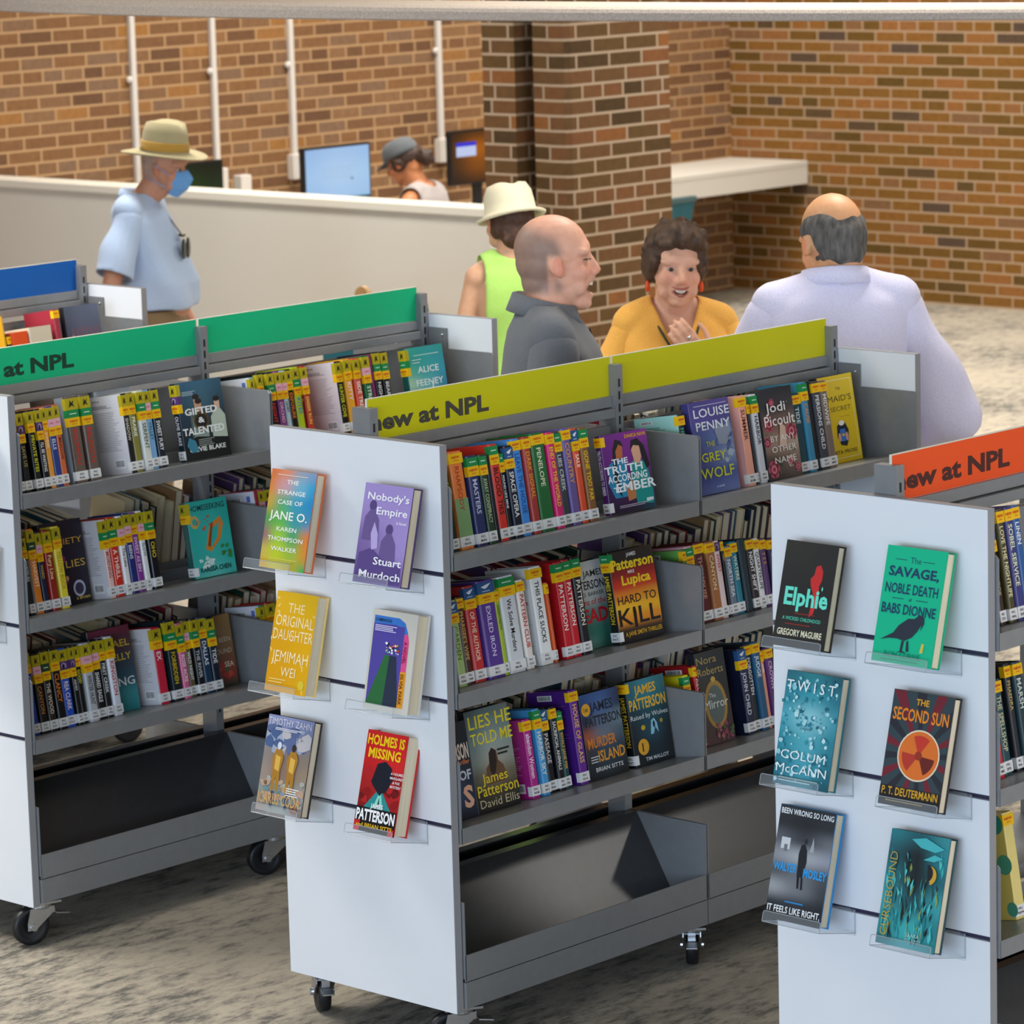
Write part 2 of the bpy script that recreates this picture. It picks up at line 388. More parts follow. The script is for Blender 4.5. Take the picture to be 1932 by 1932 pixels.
monitor(7.951, 8.43, .895, 1.172, 'monitor with a pale blue screen left of the woman in the cap', scr_blue)
monitor(9.08, 9.512, .90, 1.18, 'monitor with a dark orange screen beside the brick pier', scr_orange)
monitor(6.88, 7.345, .895, 1.162, 'monitor with a dark green screen behind the masked man', scr_green)
mb = MB(); mb.box((0, 0, 0), (.06, .075, .35));
o = mb.build('desk_speaker', M_PVC, None, bevel=.006, loc=(-8.36, 7.39, .74)); tag(o, 'small white upright box on the counter right of the green screened monitor', 'speaker')
mb = MB(); mb.box((0, 0, 0), (.2, .34, .24)); o = mb.build('desktop_printer', mottle(mat('pale_plastic', 'b8b4aa', .5), 5, .03), None, bevel=.015, loc=(-8.1, 9.42, .74)); tag(o, 'pale grey office machine on the counter under the orange screened monitor', 'printer')
# white desk in the far corner
t = tag(empty('corner_desk', (-8.75, 11.93, 0)), 'white wall-hung desk with deep apron in the far brick corner', 'desk')
mb = MB(); mb.box((.003, -1.9, .785), (.60, -.003, .817)); mb.build('worktop', M_WTOP, t, bevel=.004)
mb = MB(); mb.box((.575, -1.9, .678), (.598, -.003, .786)); mb.build('apron', M_WTOP, t)
mb = MB(); mb.box((.003, -1.9, .5), (.57, -1.86, .785)); mb.build('support_panel', M_WTOP, t)
# chair at the corner desk
M_TEAL = mottle(mat('teal_plastic', '1c6474', .45), 20, .06)
def simple_chair(name, loc, rz, m, label, cat='chair', group=None, back=.92):
    t = tag(empty(name, loc, rz), label, cat, group)
    mb = MB(); mb.box((-.22, -.22, .43), (.22, .22, .47)); mb.build('seat', m, t, bevel=.015)
    mb = MB(); mb.prism([(-.24, .60), (-.21, .60), (-.25, back), (-.29, back)], 'y', -.2, .2); mb.build('backrest', m, t, bevel=.012)
    mb = MB(); mb.box((-.26, -.2, back - .02), (-.30, .2, back + .012)); mb.build('top_rail', mat('grey_trim', '4a6468', .4), t, bevel=.008)
    for sx in (-1, 1):
        for sy in (-1, 1):
            mb = MB(); mb.tube([(sx * .17, sy * .17, .44), (sx * .21, sy * .2, 0)], .012); mb.build('leg', M_ZINC, t, smooth=True)
    for sy in (-1, 1):
        mb = MB(); mb.tube([(-.2, sy * .17, .44), (-.23, sy * .17, .62)], .011); mb.build('back_post', M_ZINC, t, smooth=True)
    return t
simple_chair('desk_chair', (-7.62, 9.70, 0), math.pi, M_TEAL, 'teal chair in front of the white corner desk, half hidden by the brick pier', back=.80)
simple_chair('desk_chair', (-3.62, 3.78, 0), R(120), M_TEAL, 'teal green chair in front of the half wall behind the woman in lime green', back=1.12)
M_WOOD = mottle(mat('pale_wood', 'b08c5c', .5), 8, .15, stretch=(1, 8, 1))
t = tag(empty('wooden_chair', (-5.31, 5.07, 0), R(-90)), 'pale wooden chair at the half wall, only its top showing above the emerald sign', 'chair')
mb = MB(); mb.box((-.22, -.21, .42), (.2, .21, .45)); mb.build('seat', M_WOOD, t, bevel=.01)
mb = MB(); pr = [(-.20, .60), (-.20, .80), (-.06, .83)] + [(-.042 * math.cos(R(a)), .862 + .042 * math.sin(R(a))) for a in range(0, 181, 15)] + [(.06, .83), (.20, .80), (.20, .60)]; mb.prism(pr, 'x', -.24, -.215); mb.build('backrest', M_WOOD, t, bevel=.004)
for sx in (-.19, .17):
    for sy in (-.18, .18):
        mb = MB(); mb.tube([(sx, sy, .43), (sx * 1.1, sy * 1.08, 0)], [.018, .013], 10); mb.build('leg', M_WOOD, t, smooth=True)
for sy in (-.17, .17): mb = MB(); mb.tube([(-.2, sy, .44), (-.228, sy, .66)], .014, 10); mb.build('back_post', M_WOOD, t, smooth=True)
# suspended felt-clad beam across the top of the view
M_FELT = mottle(mat('grey_felt', 'b3a79c', .95, spec=.1), 160, .16, bump=.25)
t = tag(empty('hanging_beam', (-2.0, 2.55, 2.215)), 'long pale felt covered beam hanging across the top of the view', 'beam')
mb = MB()
n = 28; vs = []; fs = []
for i in range(n + 1):
    x = -5.0 + 6.0 * i / n; q = x + 1.65; hh = .062 - .0055 * (x + 5)
    prof = [(-.30, .0), (-.006, .0), (0, .004), (.002, hh * .6), (-.004, hh * .84), (-.018, hh), (-.30, hh)]
    yo = 2.346 + .1229 * q + .0691 * q * q          # gently bowed towards the carts
    for a, b in prof: vs.append((x + 2.0, yo - a - 2.55, b))
k = len(prof)
for i in range(n):
    for j in range(k): fs.append((i * k + j, i * k + (j + 1) % k, (i + 1) * k + (j + 1) % k, (i + 1) * k + j))
fs += [tuple(range(k)), tuple(n * k + j for j in range(k))]
mb.add(vs, fs); mb.build('felt_cover', M_FELT, t, smooth=False)
for x in (-2.4, 0, 2.4):
    mb = MB(); mb.tube([(x, .04, .045), (x, .04, 1.985)], .003); mb.build('suspension_cable', M_ZINC, t)

# ------------------------------------------------------------------ book carts
W2, Z0, ZT, PT = .274, .113, 1.4212, .022
GR = (1.1312, .8412, .5512)                    # slat grooves
YM, YF = .883, 1.748                           # middle divider, far panel
ZL = {1: 1.171, 2: .855, 3: .543}              # front lips of the shelves
XL, TILT = .28, .167
def end_panel(root, y0, y1, grooved, outer):
    mb = MB(); g = .0055
    zs = [Z0] + [q for z in sorted(GR) for q in (z - g, z + g)] + [ZT]
    if grooved:
        for i in range(0, len(zs), 2):
            mb.box((-W2 + .0015, y0, zs[i]), (W2 - .0015, y1, zs[i + 1]))
        for z in GR:
            yy = (y0 + .008, y1) if outer < 0 else (y0, y1 - .008)
            mb.box((-W2 + .002, yy[0], z - g), (W2 - .002, yy[1], z + g), mi=2)
    else: mb.box((-W2 + .0015, y0, Z0), (W2 - .0015, y1, ZT))
    for s in (-1, 1): mb.box((s * W2 - (.0015 if s > 0 else 0), y0 + .0008, Z0), (s * W2 + (.0015 if s < 0 else 0), y1 - .0008, ZT), mi=1)
    mb.box((-W2, y0 + .0008, ZT), (W2, y1 - .0008, ZT + .0012), mi=1)
    return mb.build('end_panel', [M_PANEL, M_EDGE, M_GROOVE], root)
def plate(root, y, sx, zl, name='shelf_bracket'):
    p = [(sx * .045, zl - .235 * TILT - .01), (sx * XL, zl - .036), (sx * XL, zl + .149), (sx * (XL - .006), zl + .156), (sx * .045, zl + .156)]
    mb = MB(); mb.prism(p, 'y', y - .0012, y + .0012); return mb.build(name, M_GREY, root)
def make_cart(name, loc, rz, label, sign_hex, text, sides=(1, -1), group='white ended book carts on casters', caster_yaw=None, word=True):
    t = tag(empty(name, loc, rz), label, 'book cart', group)
    end_panel(t, 0, PT, True, -1); end_panel(t, YF, YF + PT, True, 1)
    for y in (.042, YM, YF - .018):
        mb = MB(); mb.box((-.028, y - .013, .18), (.028, y + .013, 1.481))
        for s in (-1, 1):
            for z in range(34):
                zz = .42 + z * .0305
                mb.box((s * .0275 - .0012, y - .003, zz), (s * .0275 + .0012, y + .003, zz + .02), mi=1)
        mb.build('post', [M_GREY, M_SLOT], t)
    for y0, y1 in ((.055, YM - .013), (YM + .013, YF - .031)):
        mb = MB(); mb.box((-.016, y0, 1.378), (.016, y1, 1.404)); mb.box((-.026, y0, 1.352), (.026, y1, 1.375)); mb.build('top_rail', M_GREY, t, bevel=.0015)
        mb = MB(); mb.box((-.010, y0, 1.10), (.010, y1, 1.332)); mb.build('back_panel', M_GREY, t)
        a, b = y0 - .012, y1 + .006
        mb = MB(); mb.box((0, a, 1.404), (.006, b, 1.5005), mi=0)
        f = Face(mb, (.006, a, 1.404), (0, b - a, 0), (0, 0, .0965), 1); f.rect(.001, .004, .999, .985, sign_hex)
        if word and y0 < .1:
            c0 = Face(mb, (.006, a, 1.404), (0, b - a, 0), (0, 0, .0965), 1); c0.k = 3
            c0.text('new at NPL', (.050 - a) / (b - a), .22, .40, text, maxw=.394 / (b - a), align='l', bold=.04, fit=True)
        mb.build('sign_board', [M_BOARD_EDGE, M_SIGN], t)
    for sx in sides:
        for y0, y1 in ((PT + .003, YM - .002), (YM + .002, YF - .003)):
            for lv, zl in ZL.items():
                zb = zl - .235 * TILT
                mb = MB()
                mb.prism([(sx * .045, zb), (sx * XL, zl), (sx * XL, zl - .036), (sx * (XL - .018), zl - .036), (sx * (XL - .018), zl - .0335), (sx * (XL - .0025), zl - .0335), (sx * (XL - .0025), zl - .003), (sx * .045, zb - .003)], 'y', y0, y1)
                mb.box((min(sx * .043, sx * .046), y0, zb - .003), (max(sx * .043, sx * .046), y1, zb + .03))
                sh = mb.build('shelf', M_GREY, t)
                for y in (y0 + .0015, y1 - .0015): plate(sh, y, sx, zl)
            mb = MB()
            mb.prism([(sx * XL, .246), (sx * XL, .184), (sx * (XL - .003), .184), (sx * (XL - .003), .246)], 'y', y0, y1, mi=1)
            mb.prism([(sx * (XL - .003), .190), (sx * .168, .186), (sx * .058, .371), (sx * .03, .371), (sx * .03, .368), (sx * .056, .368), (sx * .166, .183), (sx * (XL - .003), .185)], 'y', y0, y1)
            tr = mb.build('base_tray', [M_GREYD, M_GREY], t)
            for y in (y0 + .0015, y1 - .0015):
                mb = MB(); mb.prism([(sx * XL, .186), (sx * XL, .371), (sx * .058, .371), (sx * .16, .186)], 'y', y - .0012, y + .0012); mb.build('tray_divider', M_GREY, tr)
            mb = MB(); mb.box((min(sx * XL, sx * (XL - .02)), y0, .120), (max(sx * XL, sx * (XL - .02)), y1, .1815)); mb.build('kick_panel', M_GREY, t, bevel=.001)
    mb = MB(); mb.box((-.255, PT + .005, .125), (.255, YF - .005, .18)); mb.build('base_frame', M_SLOT, t)
    for s in (1, -1):
        mb = MB(); mb.box((min(s * .03, s * .10), YF - .006, 1.26), (max(s * .03, s * .10), YF - .001, 1.385)); mb.ell((s * .085, YF - .007, 1.365), .004, .003, .004, 8, 6, mi=1); mb.build('panel_bracket', [M_GREY, M_ZINC], t)
    yaws = caster_yaw or {}
    for i, (x, y) in enumerate(((-.225, .06), (.225, .06), (-.225, YM), (.225, YM), (-.225, YF - .06), (.225, YF - .06))):
        make_caster(t, x, y, yaws.get(i, R(70)))
    return t
def make_caster(parent, x, y, yaw):
    M = Matrix.Translation((x, y, 0)) @ Matrix.Rotation(yaw, 4, 'Z')
    mb = MB(); mb.box((-.045, -.035, .108), (.045, .035, .1135), M=M); mb.lathe([(.026, .094), (.030, .098), (.030, .108)], 20, M=M)
    for s in (-1, 1):      # fork legs trail behind the swivel
        P = [(-.032, .098), (.032, .098), (.036, .086), (-.020, .042), (-.042, .042), (-.042, .060)]
        vs = [(px - .004, s * .020, pz) for px, pz in P] + [(px - .004, s * .0228, pz) for px, pz in P]
        n = len(P); mb.add([M @ Vector(v) for v in vs], [tuple(range(n)), tuple(range(2 * n - 1, n - 1, -1))] + [(i, i + n, (i + 1) % n + n, (i + 1) % n) for i in range(n)])
        mb.lathe([(.009, 0), (.009, .006)], 12, M=M @ Matrix.Translation((-.030, s * .0228, .050)) @ Matrix.Rotation(-s * R(90), 4, 'X'))
    mb.box((-.036, -.020, .092), (.028, .020, .096), M=M)
    c = mb.build('caster', M_ZINC, parent)
    mb = MB(); Mw = M @ Matrix.Translation((-.030, 0, .050)) @ Matrix.Rotation(R(90), 4, 'X')
    mb.lathe([(.034, -.013), (.044, -.0155), (.049, -.011), (.050, 0), (.049, .011), (.044, .0155), (.034, .013), (.026, .009), (.010, .012), (.010, -.012), (.026, -.009)], 36, M=Mw, closed=True)
    mb.build('wheel', M_RUBBER, c, smooth=True)
    mb = MB(); mb.box((.030, -.014, .078), (.066, .014, .0815), M=M @ Matrix.Rotation(R(8), 4, 'Y')); mb.box((.018, -.010, .076), (.036, .010, .094), M=M); mb.build('brake_lever', M_ZINC, c, bevel=.001)
M_SIGN = printed('printed_sign', .42, .3)
CARTS = {
    'C': (make_cart('book_cart', (0, 0, 0), 0, 'white ended book cart with a yellow green sign, in the middle of the view', 'c6c208', '45443a', caster_yaw={0: R(-35), 1: R(60), 3: R(-50)}), (0, 0), 0),
    'L': (make_cart('book_cart', (-1.4567, -.028, 0), -.0013, 'white ended book cart with an emerald green sign, cut by the left edge', '08b078', '143c2e', caster_yaw={1: R(75), 3: R(70), 4: R(100)}), (-1.4567, -.028), -.0013),
    'R': (make_cart('book_cart', (1.4657, .0246, 0), -.0057, 'white ended book cart with an orange red sign, at the right edge', 'ea521c', '4a2420'), (1.4657, .0246), -.0057),
    'B': (make_cart('book_cart', (-2.9214, -.0331, 0), .0042, 'book cart with a blue sign, farthest left behind the green one', '0a58a8', '0a2a50', word=False), (-2.9214, -.0331), .0042),
}

# ------------------------------------------------------------------ books
STK = {'o': (.030, 'b8a81c'), 'g': (.020, '1c8a48'), 'k': (.020, 'e8b0bc'), 'p': (.022, '5a3a72'), 'b': (.026, '2c5a8c'), 'd': (.020, '2a4a2a'), 'y': (.023, 'f2c010')}
def cname(h):
    """a plain colour word for a hex colour"""
    P = {'black': '141518', 'dark brown': '3a2820', 'brown': '7a5230', 'red': 'd03028', 'dark red': '8a1c24', 'orange': 'f08a30', 'yellow': 'f0d030', 'olive': '8a8436', 'lime': 'b0c828', 'green': '1f7a40', 'dark green': '20402c', 'pale green': 'a9c47a', 'teal': '1c8080', 'dark teal': '16404a', 'sky blue': '60a8e0', 'blue': '2c54c0', 'navy': '1c2850', 'purple': '60309a', 'lilac': '9080b8', 'magenta': 'c8288a', 'pink': 'e8a8b0', 'white': 'eeeeea', 'silver': 'c4c8cc', 'grey': '70757c', 'charcoal': '3a3d44', 'cream': 'e0d0b0', 'coral': 'e46a4c', 'maroon': '501620', 'tan': 'b89868'}
    c = [int(h[i:i + 2], 16) for i in (0, 2, 4)] if len(h) == 6 else [int(a * 2, 16) for a in h]
    return min(P, key=lambda k: sum((a - int(P[k][i:i + 2], 16)) ** 2 for a, i in zip(c, (0, 2, 4))))
ORD = ['first', 'second', 'third', 'fourth', 'fifth', 'sixth', 'seventh', 'eighth', 'ninth', 'tenth', 'eleventh', 'twelfth', 'thirteenth', 'fourteenth', 'fifteenth', 'sixteenth', 'seventeenth', 'eighteenth', 'nineteenth', 'twentieth', 'twenty first', 'twenty second', 'twenty third', 'twenty fourth']
def make_book(th, h, d, col, txt='', tcol='fff', stick='', front=None, back=None, label='', group=None, two=None, clothes=None):
    """spine faces +X at x=0, front cover +Y, back cover -Y, base at z=0"""
    t = tag(empty('book'), label, 'book', group)
    c = hx(col); y = th / 2; b = .0024; r = min(.006, th * .25)
    mb = MB()
    arc = [(-r + r * math.sin(R(a)), s * (y - r + r * math.cos(R(a)))) for s, rng in ((-1, range(0, 91, 30)), (1, range(90, -1, -30))) for a in rng]
    outer = [(-d, -y)] + arc + [(-d, y)]
    inner = [(-d, y - b), (-r, y - b), (-b, y - r), (-b, -y + r), (-r, -y + b), (-d, -y + b)]
    mb.prism(outer + inner, 'z', 0, h, c)
    sp = Face(mb, (.0, -y, 0), (0, th, 0), (0, 0, h)); top = h - .005 - sum(STK[k][0] for k in stick if k in STK)
    if two: sp.rect(.02, two[1], .98, two[2], two[0])
    if txt:
        lo = .036; L = (top - .006 - lo) / h
        cp = min(.50, .0145 / th); sp.text(txt, .5 - cp / 2, (top - .006) / h, cp, tcol, maxw=L * .9, align='l', vert=True, bold=.015)
    if front:
        F = Face(mb, (0, y, 0), (-d, 0, 0), (0, 0, h)); ART[front](F)
    if back:
        F = Face(mb, (-d, -y, 0), (d, 0, 0), (0, 0, h)); ART[back](F)
    mb.build('cover', M_PRINT, t)
    mb = MB(); mb.box((-d + .004, -y + b, .003), (-.004, y - b, h - .0035)); mb.build('pages', M_PAPER, t)
    z = h - .004
    def strip(z0, z1, colr, name, deco):
        m2 = MB(); x1 = .0008
        m2.box((-.012, -y - .0006, z0), (x1, y + .0006, z1), hx(colr)); f = Face(m2, (x1, -y, z0), (0, th, 0), (0, 0, z1 - z0)); f.k = 2
        deco(f); m2.build(name, M_MATTE, t)
    for k in stick:
        if k in STK:
            hh, cc = STK[k]
            if k == 'y': strip(z - hh, z, cc, 'new_sticker', lambda f: (f.text('NEW', .5, .50, .24, 'd84a10', maxw=.8, bold=.03), f.rect(.3, .25, .7, .33, 'e07018')))
            elif k == 'o': strip(z - hh, z, cc, 'collection_sticker', lambda f: (f.poly([(.25, .2), (.4, .85), (.5, .6), (.75, .8), (.6, .5), (.75, .2), (.5, .38)], '2c2810')))
            elif k == 'p': strip(z - hh, z, cc, 'genre_sticker', lambda f: (f.ell(.5, .5, .3, .35, 'a890b8'), f.ell(.45, .4, .15, .3, '201828')))
            elif k == 'b': strip(z - hh, z, cc, 'genre_sticker', lambda f: (f.poly([(.2, .6), (.5, .75), (.85, .85), (.6, .5), (.45, .4)], 'e0e8f0'), f.rect(.25, .15, .75, .25, 'a0b8d8')))
            else: strip(z - hh, z, cc, 'genre_sticker', lambda f, k=k: f.rect(.2, .42, .8, .56, {'g': 'b8e0c4', 'k': 'd07090', 'd': 'c8d8c0'}[k]))
            z -= hh
        elif k == 'w': strip(.006, .029, 'e4e4e2', 'spine_label', lambda f: (f.text('FIC', .5, .58, .22, '505058', maxw=.5, bold=.02), f.text((txt or 'NEW').split()[-1][:3].upper(), .5, .2, .22, '505058', maxw=.6, bold=.02)))
    return t
# -------- printed covers: word blocks and simple shapes
def A_jane(f):
    f.grid([['d8703c', 'e08a60', '9aa0b0', '7a9ac0'], ['d8823c', 'c89aa0', '70b0c8', '2c9ac8'], ['c8a040', '58a878', '3a98b8', '2488c0'], ['5a9a50', '60b050', '3c98a0', '4a8ab0'], ['9a6a70', '98c83c', '50a068', 'e07c38'], ['c8b050', 'b8c82c', '98b840', 'd88a30'], ['d8a030', 'd0c020', 'c0a830', '38a858']])
    for s, y, c in (('THE', .86, .045), ('STRANGE', .755, .045), ('CASE OF', .655, .045), ('JANE O.', .50, .088), ('KAREN', .385, .045), ('THOMPSON', .285, .045), ('WALKER', .185, .045)): f.text(s, .5, y, c, 'f2f0e8', maxw=.84)
    f.lines(.2, .85, .08, .1, 2, 'd8d060', .008); f.lines(.15, .85, .945, .945, 1, 'f0e0d0', .006)
def A_nobody(f):
    f.rect(0, 0, 1, 1, 'a08cc8'); f.grid([['a08cc8', 'a08cc8'], ['9680bc', 'a08cc8'], ['806aa6', 'a28eca'], ['76609c', 'a08cc8'], ['6a5690', '8872b0'], ['665290', '7a66a4']], (0, 0, 1, .82))
    for x, y, s in ((.22, .68, 1.), (.62, .46, 1.)):
        f.ell(x, y + .10, .075, .055, '57467c'); f.poly([(x - .16, y - .25), (x - .14, y - .02), (x - .04, y + .06), (x + .06, y + .06), (x + .16, y - .04), (x + .2, y - .25)], '6a588e')
    f.poly([(.02, .02), (.06, .30), (.3, .36), (.55, .26), (.95, .2), (.98, .02)], '5a4884'); f.poly([(.25, .5), (.3, .62), (.4, .5), (.42, .36), (.3, .34)], 'b6a6d8')
    f.text("Nobody's", .95, .84, .075, 'f4f2f4', maxw=.86, align='r'); f.text('Empire', .95, .70, .075, 'f4f2f4', maxw=.72, align='r'); f.text('A Novel', .95, .62, .03, 'f0ecf4', align='r')
    f.text('Stuart', .96, .20, .078, 'f4f2f4', maxw=.62, align='r'); f.text('Murdoch', .97, .06, .078, 'f4f2f4', maxw=.92, align='r')
def A_original(f):
    f.grid([['e0b020', 'e8b81c'], ['d89c10', 'e0a810'], ['d89810', 'dca414']])
    rn = random.Random(4)
    for i in range(16):
        x, y = rn.choice((.06, .12, .5, .85, .9, .93)) + rn.uniform(-.05, .05), rn.uniform(.03, .95); a = rn.random() * 360; f.ell(x, y, .04, .03, 'f0cc70', 10, a, a + 150); f.k -= 1
    for s, y, c, w in (('THE', .80, .10, .4), ('ORIGINAL', .66, .115, .92), ('DAUGHTER', .52, .115, .96), ('JEMIMAH', .30, .12, .88), ('WEI', .16, .10, .36)): f.text(s, .52, y, c, 'f6e4b8', maxw=w, bold=-.004)
    f.ell(.87, .10, .075, .05, 'd8c038'); f.lines(.08, .5, .09, .12, 2, 'f0d890', .008)
def A_luminous(f):
    f.rect(0, 0, 1, 1, 'cfcabd'); f.rect(.05, .14, .74, .90, '5048a0'); f.poly([(.05, .86), (.05, .94), (.60, .94), (.74, .90), (.82, .80), (.72, .78), (.64, .85), (.55, .87)], '3a78c8')
    f.poly([(.72, .78), (.82, .80), (.86, .72), (.86, .42), (.74, .42), (.74, .74)], 'e0508c'); f.rect(.74, .06, .87, .42, 'e89a28'); f.rect(.05, .06, .74, .86, '52489e')
    f.poly([(.05, .06), (.36, .56), (.47, .56), (.42, .06)], '2c6a3c'); f.poly([(.42, .06), (.47, .56), (.62, .56), (.74, .12), (.74, .06)], '2a3448')
    f.blobs(46, 8, ['f0e8e0', 'e0a020', 'd04040', '30408a', '40a0a0', '202020', 'f0f0f0'], (.38, .58, .66, .68), (.012, .032), 1.2, 4)
    f.text('LUMINOUS', .10, .885, .032, '18304c', align='l'); f.lines(.10, .6, .79, .84, 4, 'd0ccea', .009)
    f.text('A NOVEL', .77, .72, .07, '7a1c4a', maxw=.22, align='l', vert=True); f.text('SILVIA PARK', .77, .40, .07, '5a3008', maxw=.31, align='l', vert=True)
def A_icarus(f):
    f.grid([['8890b8', '8a94bc', '8088b0'], ['8a94a8', '7880a0', '707a98'], ['88807c', '80726a', '84786e'], ['98887c', '8a7060', '94826e'], ['8a9088', '8898a0', '9aa0a0'], ['a8948a', '98a098', '8a7a70']])
    f.blobs(26, 3, ['5a6890', '9aa4b8', 'b8b4b8', '48608a'], (.05, .66, .95, .88), (.04, .13), 1.5); f.blobs(18, 5, ['a8a8a0', '70888a', 'b89a84', '8a5a48'], (.05, .06, .95, .35), (.04, .11), 1.4)
    for x in (.34, .66):
        f.poly([(x - .07, .22), (x - .02, .22), (x, .38), (x + .03, .22), (x + .09, .23), (x + .08, .44), (x + .12, .58), (x + .06, .66), (x - .06, .66), (x - .12, .56), (x - .08, .42)], 'a8782c')
        f.poly([(x - .05, .45), (x + .05, .43), (x + .06, .58), (x - .05, .60)], 'd8ac50'); f.ell(x, .695, .045, .04, 'd0d4e0' if x < .5 else '3a2c28')
        f.poly([(x - .04, .05), (x + .0, .05), (x + .02, .22), (x - .05, .22)], '3c4a68')
    f.text('TIMOTHY ZAHN', .5, .905, .075, 'd4d0dc', maxw=.94, bold=.0); f.lines(.2, .8, .855, .87, 2, 'e0dce4', .008); f.text('THE', .56, .235, .05, 'c89858'); f.text('ICARUS CODA', .5, .09, .115, 'c8a068', maxw=.92, bold=.02); f.lines(.62, .9, .2, .27, 4, 'f0e8e0', .01)
def A_holmes(f):
    f.grid([['c41c24', 'd02028'], ['c81c20', 'd42428'], ['a81c20', 'c02428'], ['801418', 'a81c20'], ['401014', '681418']])
    f.blobs(14, 2, ['901418', 'b02024', '701014'], (.03, .3, .95, .6), (.06, .14), 1.2)
    f.poly([(.10, .20), (.45, .42), (.56, .42), (.90, .20)], '2a8c8c'); f.poly([(.36, .20), (.5, .40), (.55, .40), (.66, .20)], '88d8c8')
    f.poly([(.30, .56), (.36, .68), (.55, .715), (.72, .66), (.76, .54), (.70, .46), (.66, .42), (.56, .40), (.52, .37), (.45, .40), (.32, .46), (.26, .50)], '141c2a'); f.poly([(.49, .25), (.52, .36), (.55, .25)], '10181c')
    f.text('HOLMES IS', .5, .865, .10, 'f4c818', maxw=.92, bold=.03); f.text('MISSING', .5, .735, .10, 'f4c818', maxw=.80, bold=.03)
    for i, s in enumerate(('A HOLMES,', 'MARGARET', '& POE', 'MYSTERY')): f.text(s, .88, .60 - i * .043, .026, 'f0e8e8', align='c')
    f.rect(0, 0, 1, .24, '15151a'); f.text('JAMES', .5, .245, .045, 'f2f2f2', bold=.025); f.text('PATTERSON', .5, .115, .11, 'f6f6f6', maxw=.96, bold=.035); f.rect(0, 0, .14, .105, 'c82028'); f.rect(.86, 0, 1, .07, 'c82028'); f.text('and BRIAN SITTS', .5, .045, .042, 'f0c020', maxw=.9, bold=.02)
def A_elphie(f):
    f.grid([['33332f', '2c2c2a'], ['2a2a28', '272726'], ['302f2c', '2b2b29']])
    f.poly([(.62, .30), (.66, .50), (.58, .60), (.56, .66), (.62, .70), (.64, .78), (.72, .80), (.78, .74), (.78, .66), (.74, .60), (.76, .50), (.70, .34)], 'c83030')
    f.grid([['66e0c8', '66e0c8'], ['80dcb8', '80dcb8'], ['d8e4b0', 'd8e4b0'], ['f0e8b8', 'f0e8b8']], (.01, .99, .012, .992)); f.k += 1
    f.text('Elphie', .53, .40, .17, '6ae0c6', maxw=.84, bold=.03); f.text('A WICKED CHILDHOOD', .5, .255, .034, '58c8a8', maxw=.74); f.lines(.35, .75, .32, .32, 1, 'b03028', .006); f.lines(.2, .7, .215, .215, 1, 'b03028', .006); f.text('GREGORY MAGUIRE', .5, .11, .062, 'e8e0c0', maxw=.86, bold=.02); f.poly([(.80, .58), (.815, .605), (.83, .58), (.815, .555)], '6ae0c6')
def A_savage(f):
    f.rect(0, 0, 1, 1, '08b888'); c = '1c3c5e'
    f.text('The', .5, .865, .055, c, bold=.005); f.lines(.16, .36, .885, .885, 1, c, .006); f.lines(.62, .82, .885, .885, 1, c, .006)
    f.text('SAVAGE,', .5, .745, .085, c, maxw=.84, bold=.03); f.text('NOBLE DEATH', .5, .60, .088, c, maxw=.88, bold=.02); f.text('of', .5, .54, .03, c); f.lines(.2, .4, .552, .552, 1, c, .006); f.lines(.6, .8, .552, .552, 1, c, .006); f.text('BABS DIONNE', .5, .425, .088, c, maxw=.9, bold=.02)
    f.poly([(.10, .19), (.30, .26), (.38, .33), (.52, .395), (.62, .40), (.70, .44), (.78, .42), (.79, .37), (.74, .30), (.75, .36), (.70, .30), (.62, .24), (.50, .20), (.38, .215), (.24, .21)], '2b3340'); f.poly([(.46, .20), (.45, .11), (.40, .10), (.58, .10), (.49, .115), (.5, .2)], '2b3340'); f.k -= 1; f.poly([(.54, .20), (.55, .115), (.60, .115), (.57, .21)], '2b3340')
    f.poly([(.78, .12), (.80, .20), (.84, .20), (.83, .12)], 'd8c050'); f.text('RON CURRIE', .5, .055, .05, '148a70', maxw=.6); f.lines(.15, .8, .025, .025, 1, '148a70', .008)
def A_twist(f):
    f.grid([['2a6a78', '2c8088', '285c68'], ['2c8494', '3c9aa8', '2a7484'], ['48a4b4', '8cc8d0', '3c94a4'], ['2c8898', '50a8b4', '2c8090'], ['2a7a8c', '48a0b0', '287484'], ['246878', '3c8c98', '1c5460']], sub=6)
    f.blobs(170, 11, ['2a7c90', '8ccad2', 'b8e0e4', '1f6478', '60b0c0', 'a4d4da', '388fa0'], (.02, .03, .98, .95), (.012, .05), 1., 5)
    f.text('T W I S T', .5, .83, .095, 'f2f6f4', maxw=.88, bold=.0); f.text('COLUM', .52, .235, .08, 'eef4f2', maxw=.80, bold=-.004); f.text('McCANN', .52, .115, .08, 'eef4f2', maxw=.90, bold=-.004); f.text('A NOVEL', .5, .5, .022, '2a6474'); f.lines(.14, .86, .04, .065, 2, 'c8e0e0', .008)
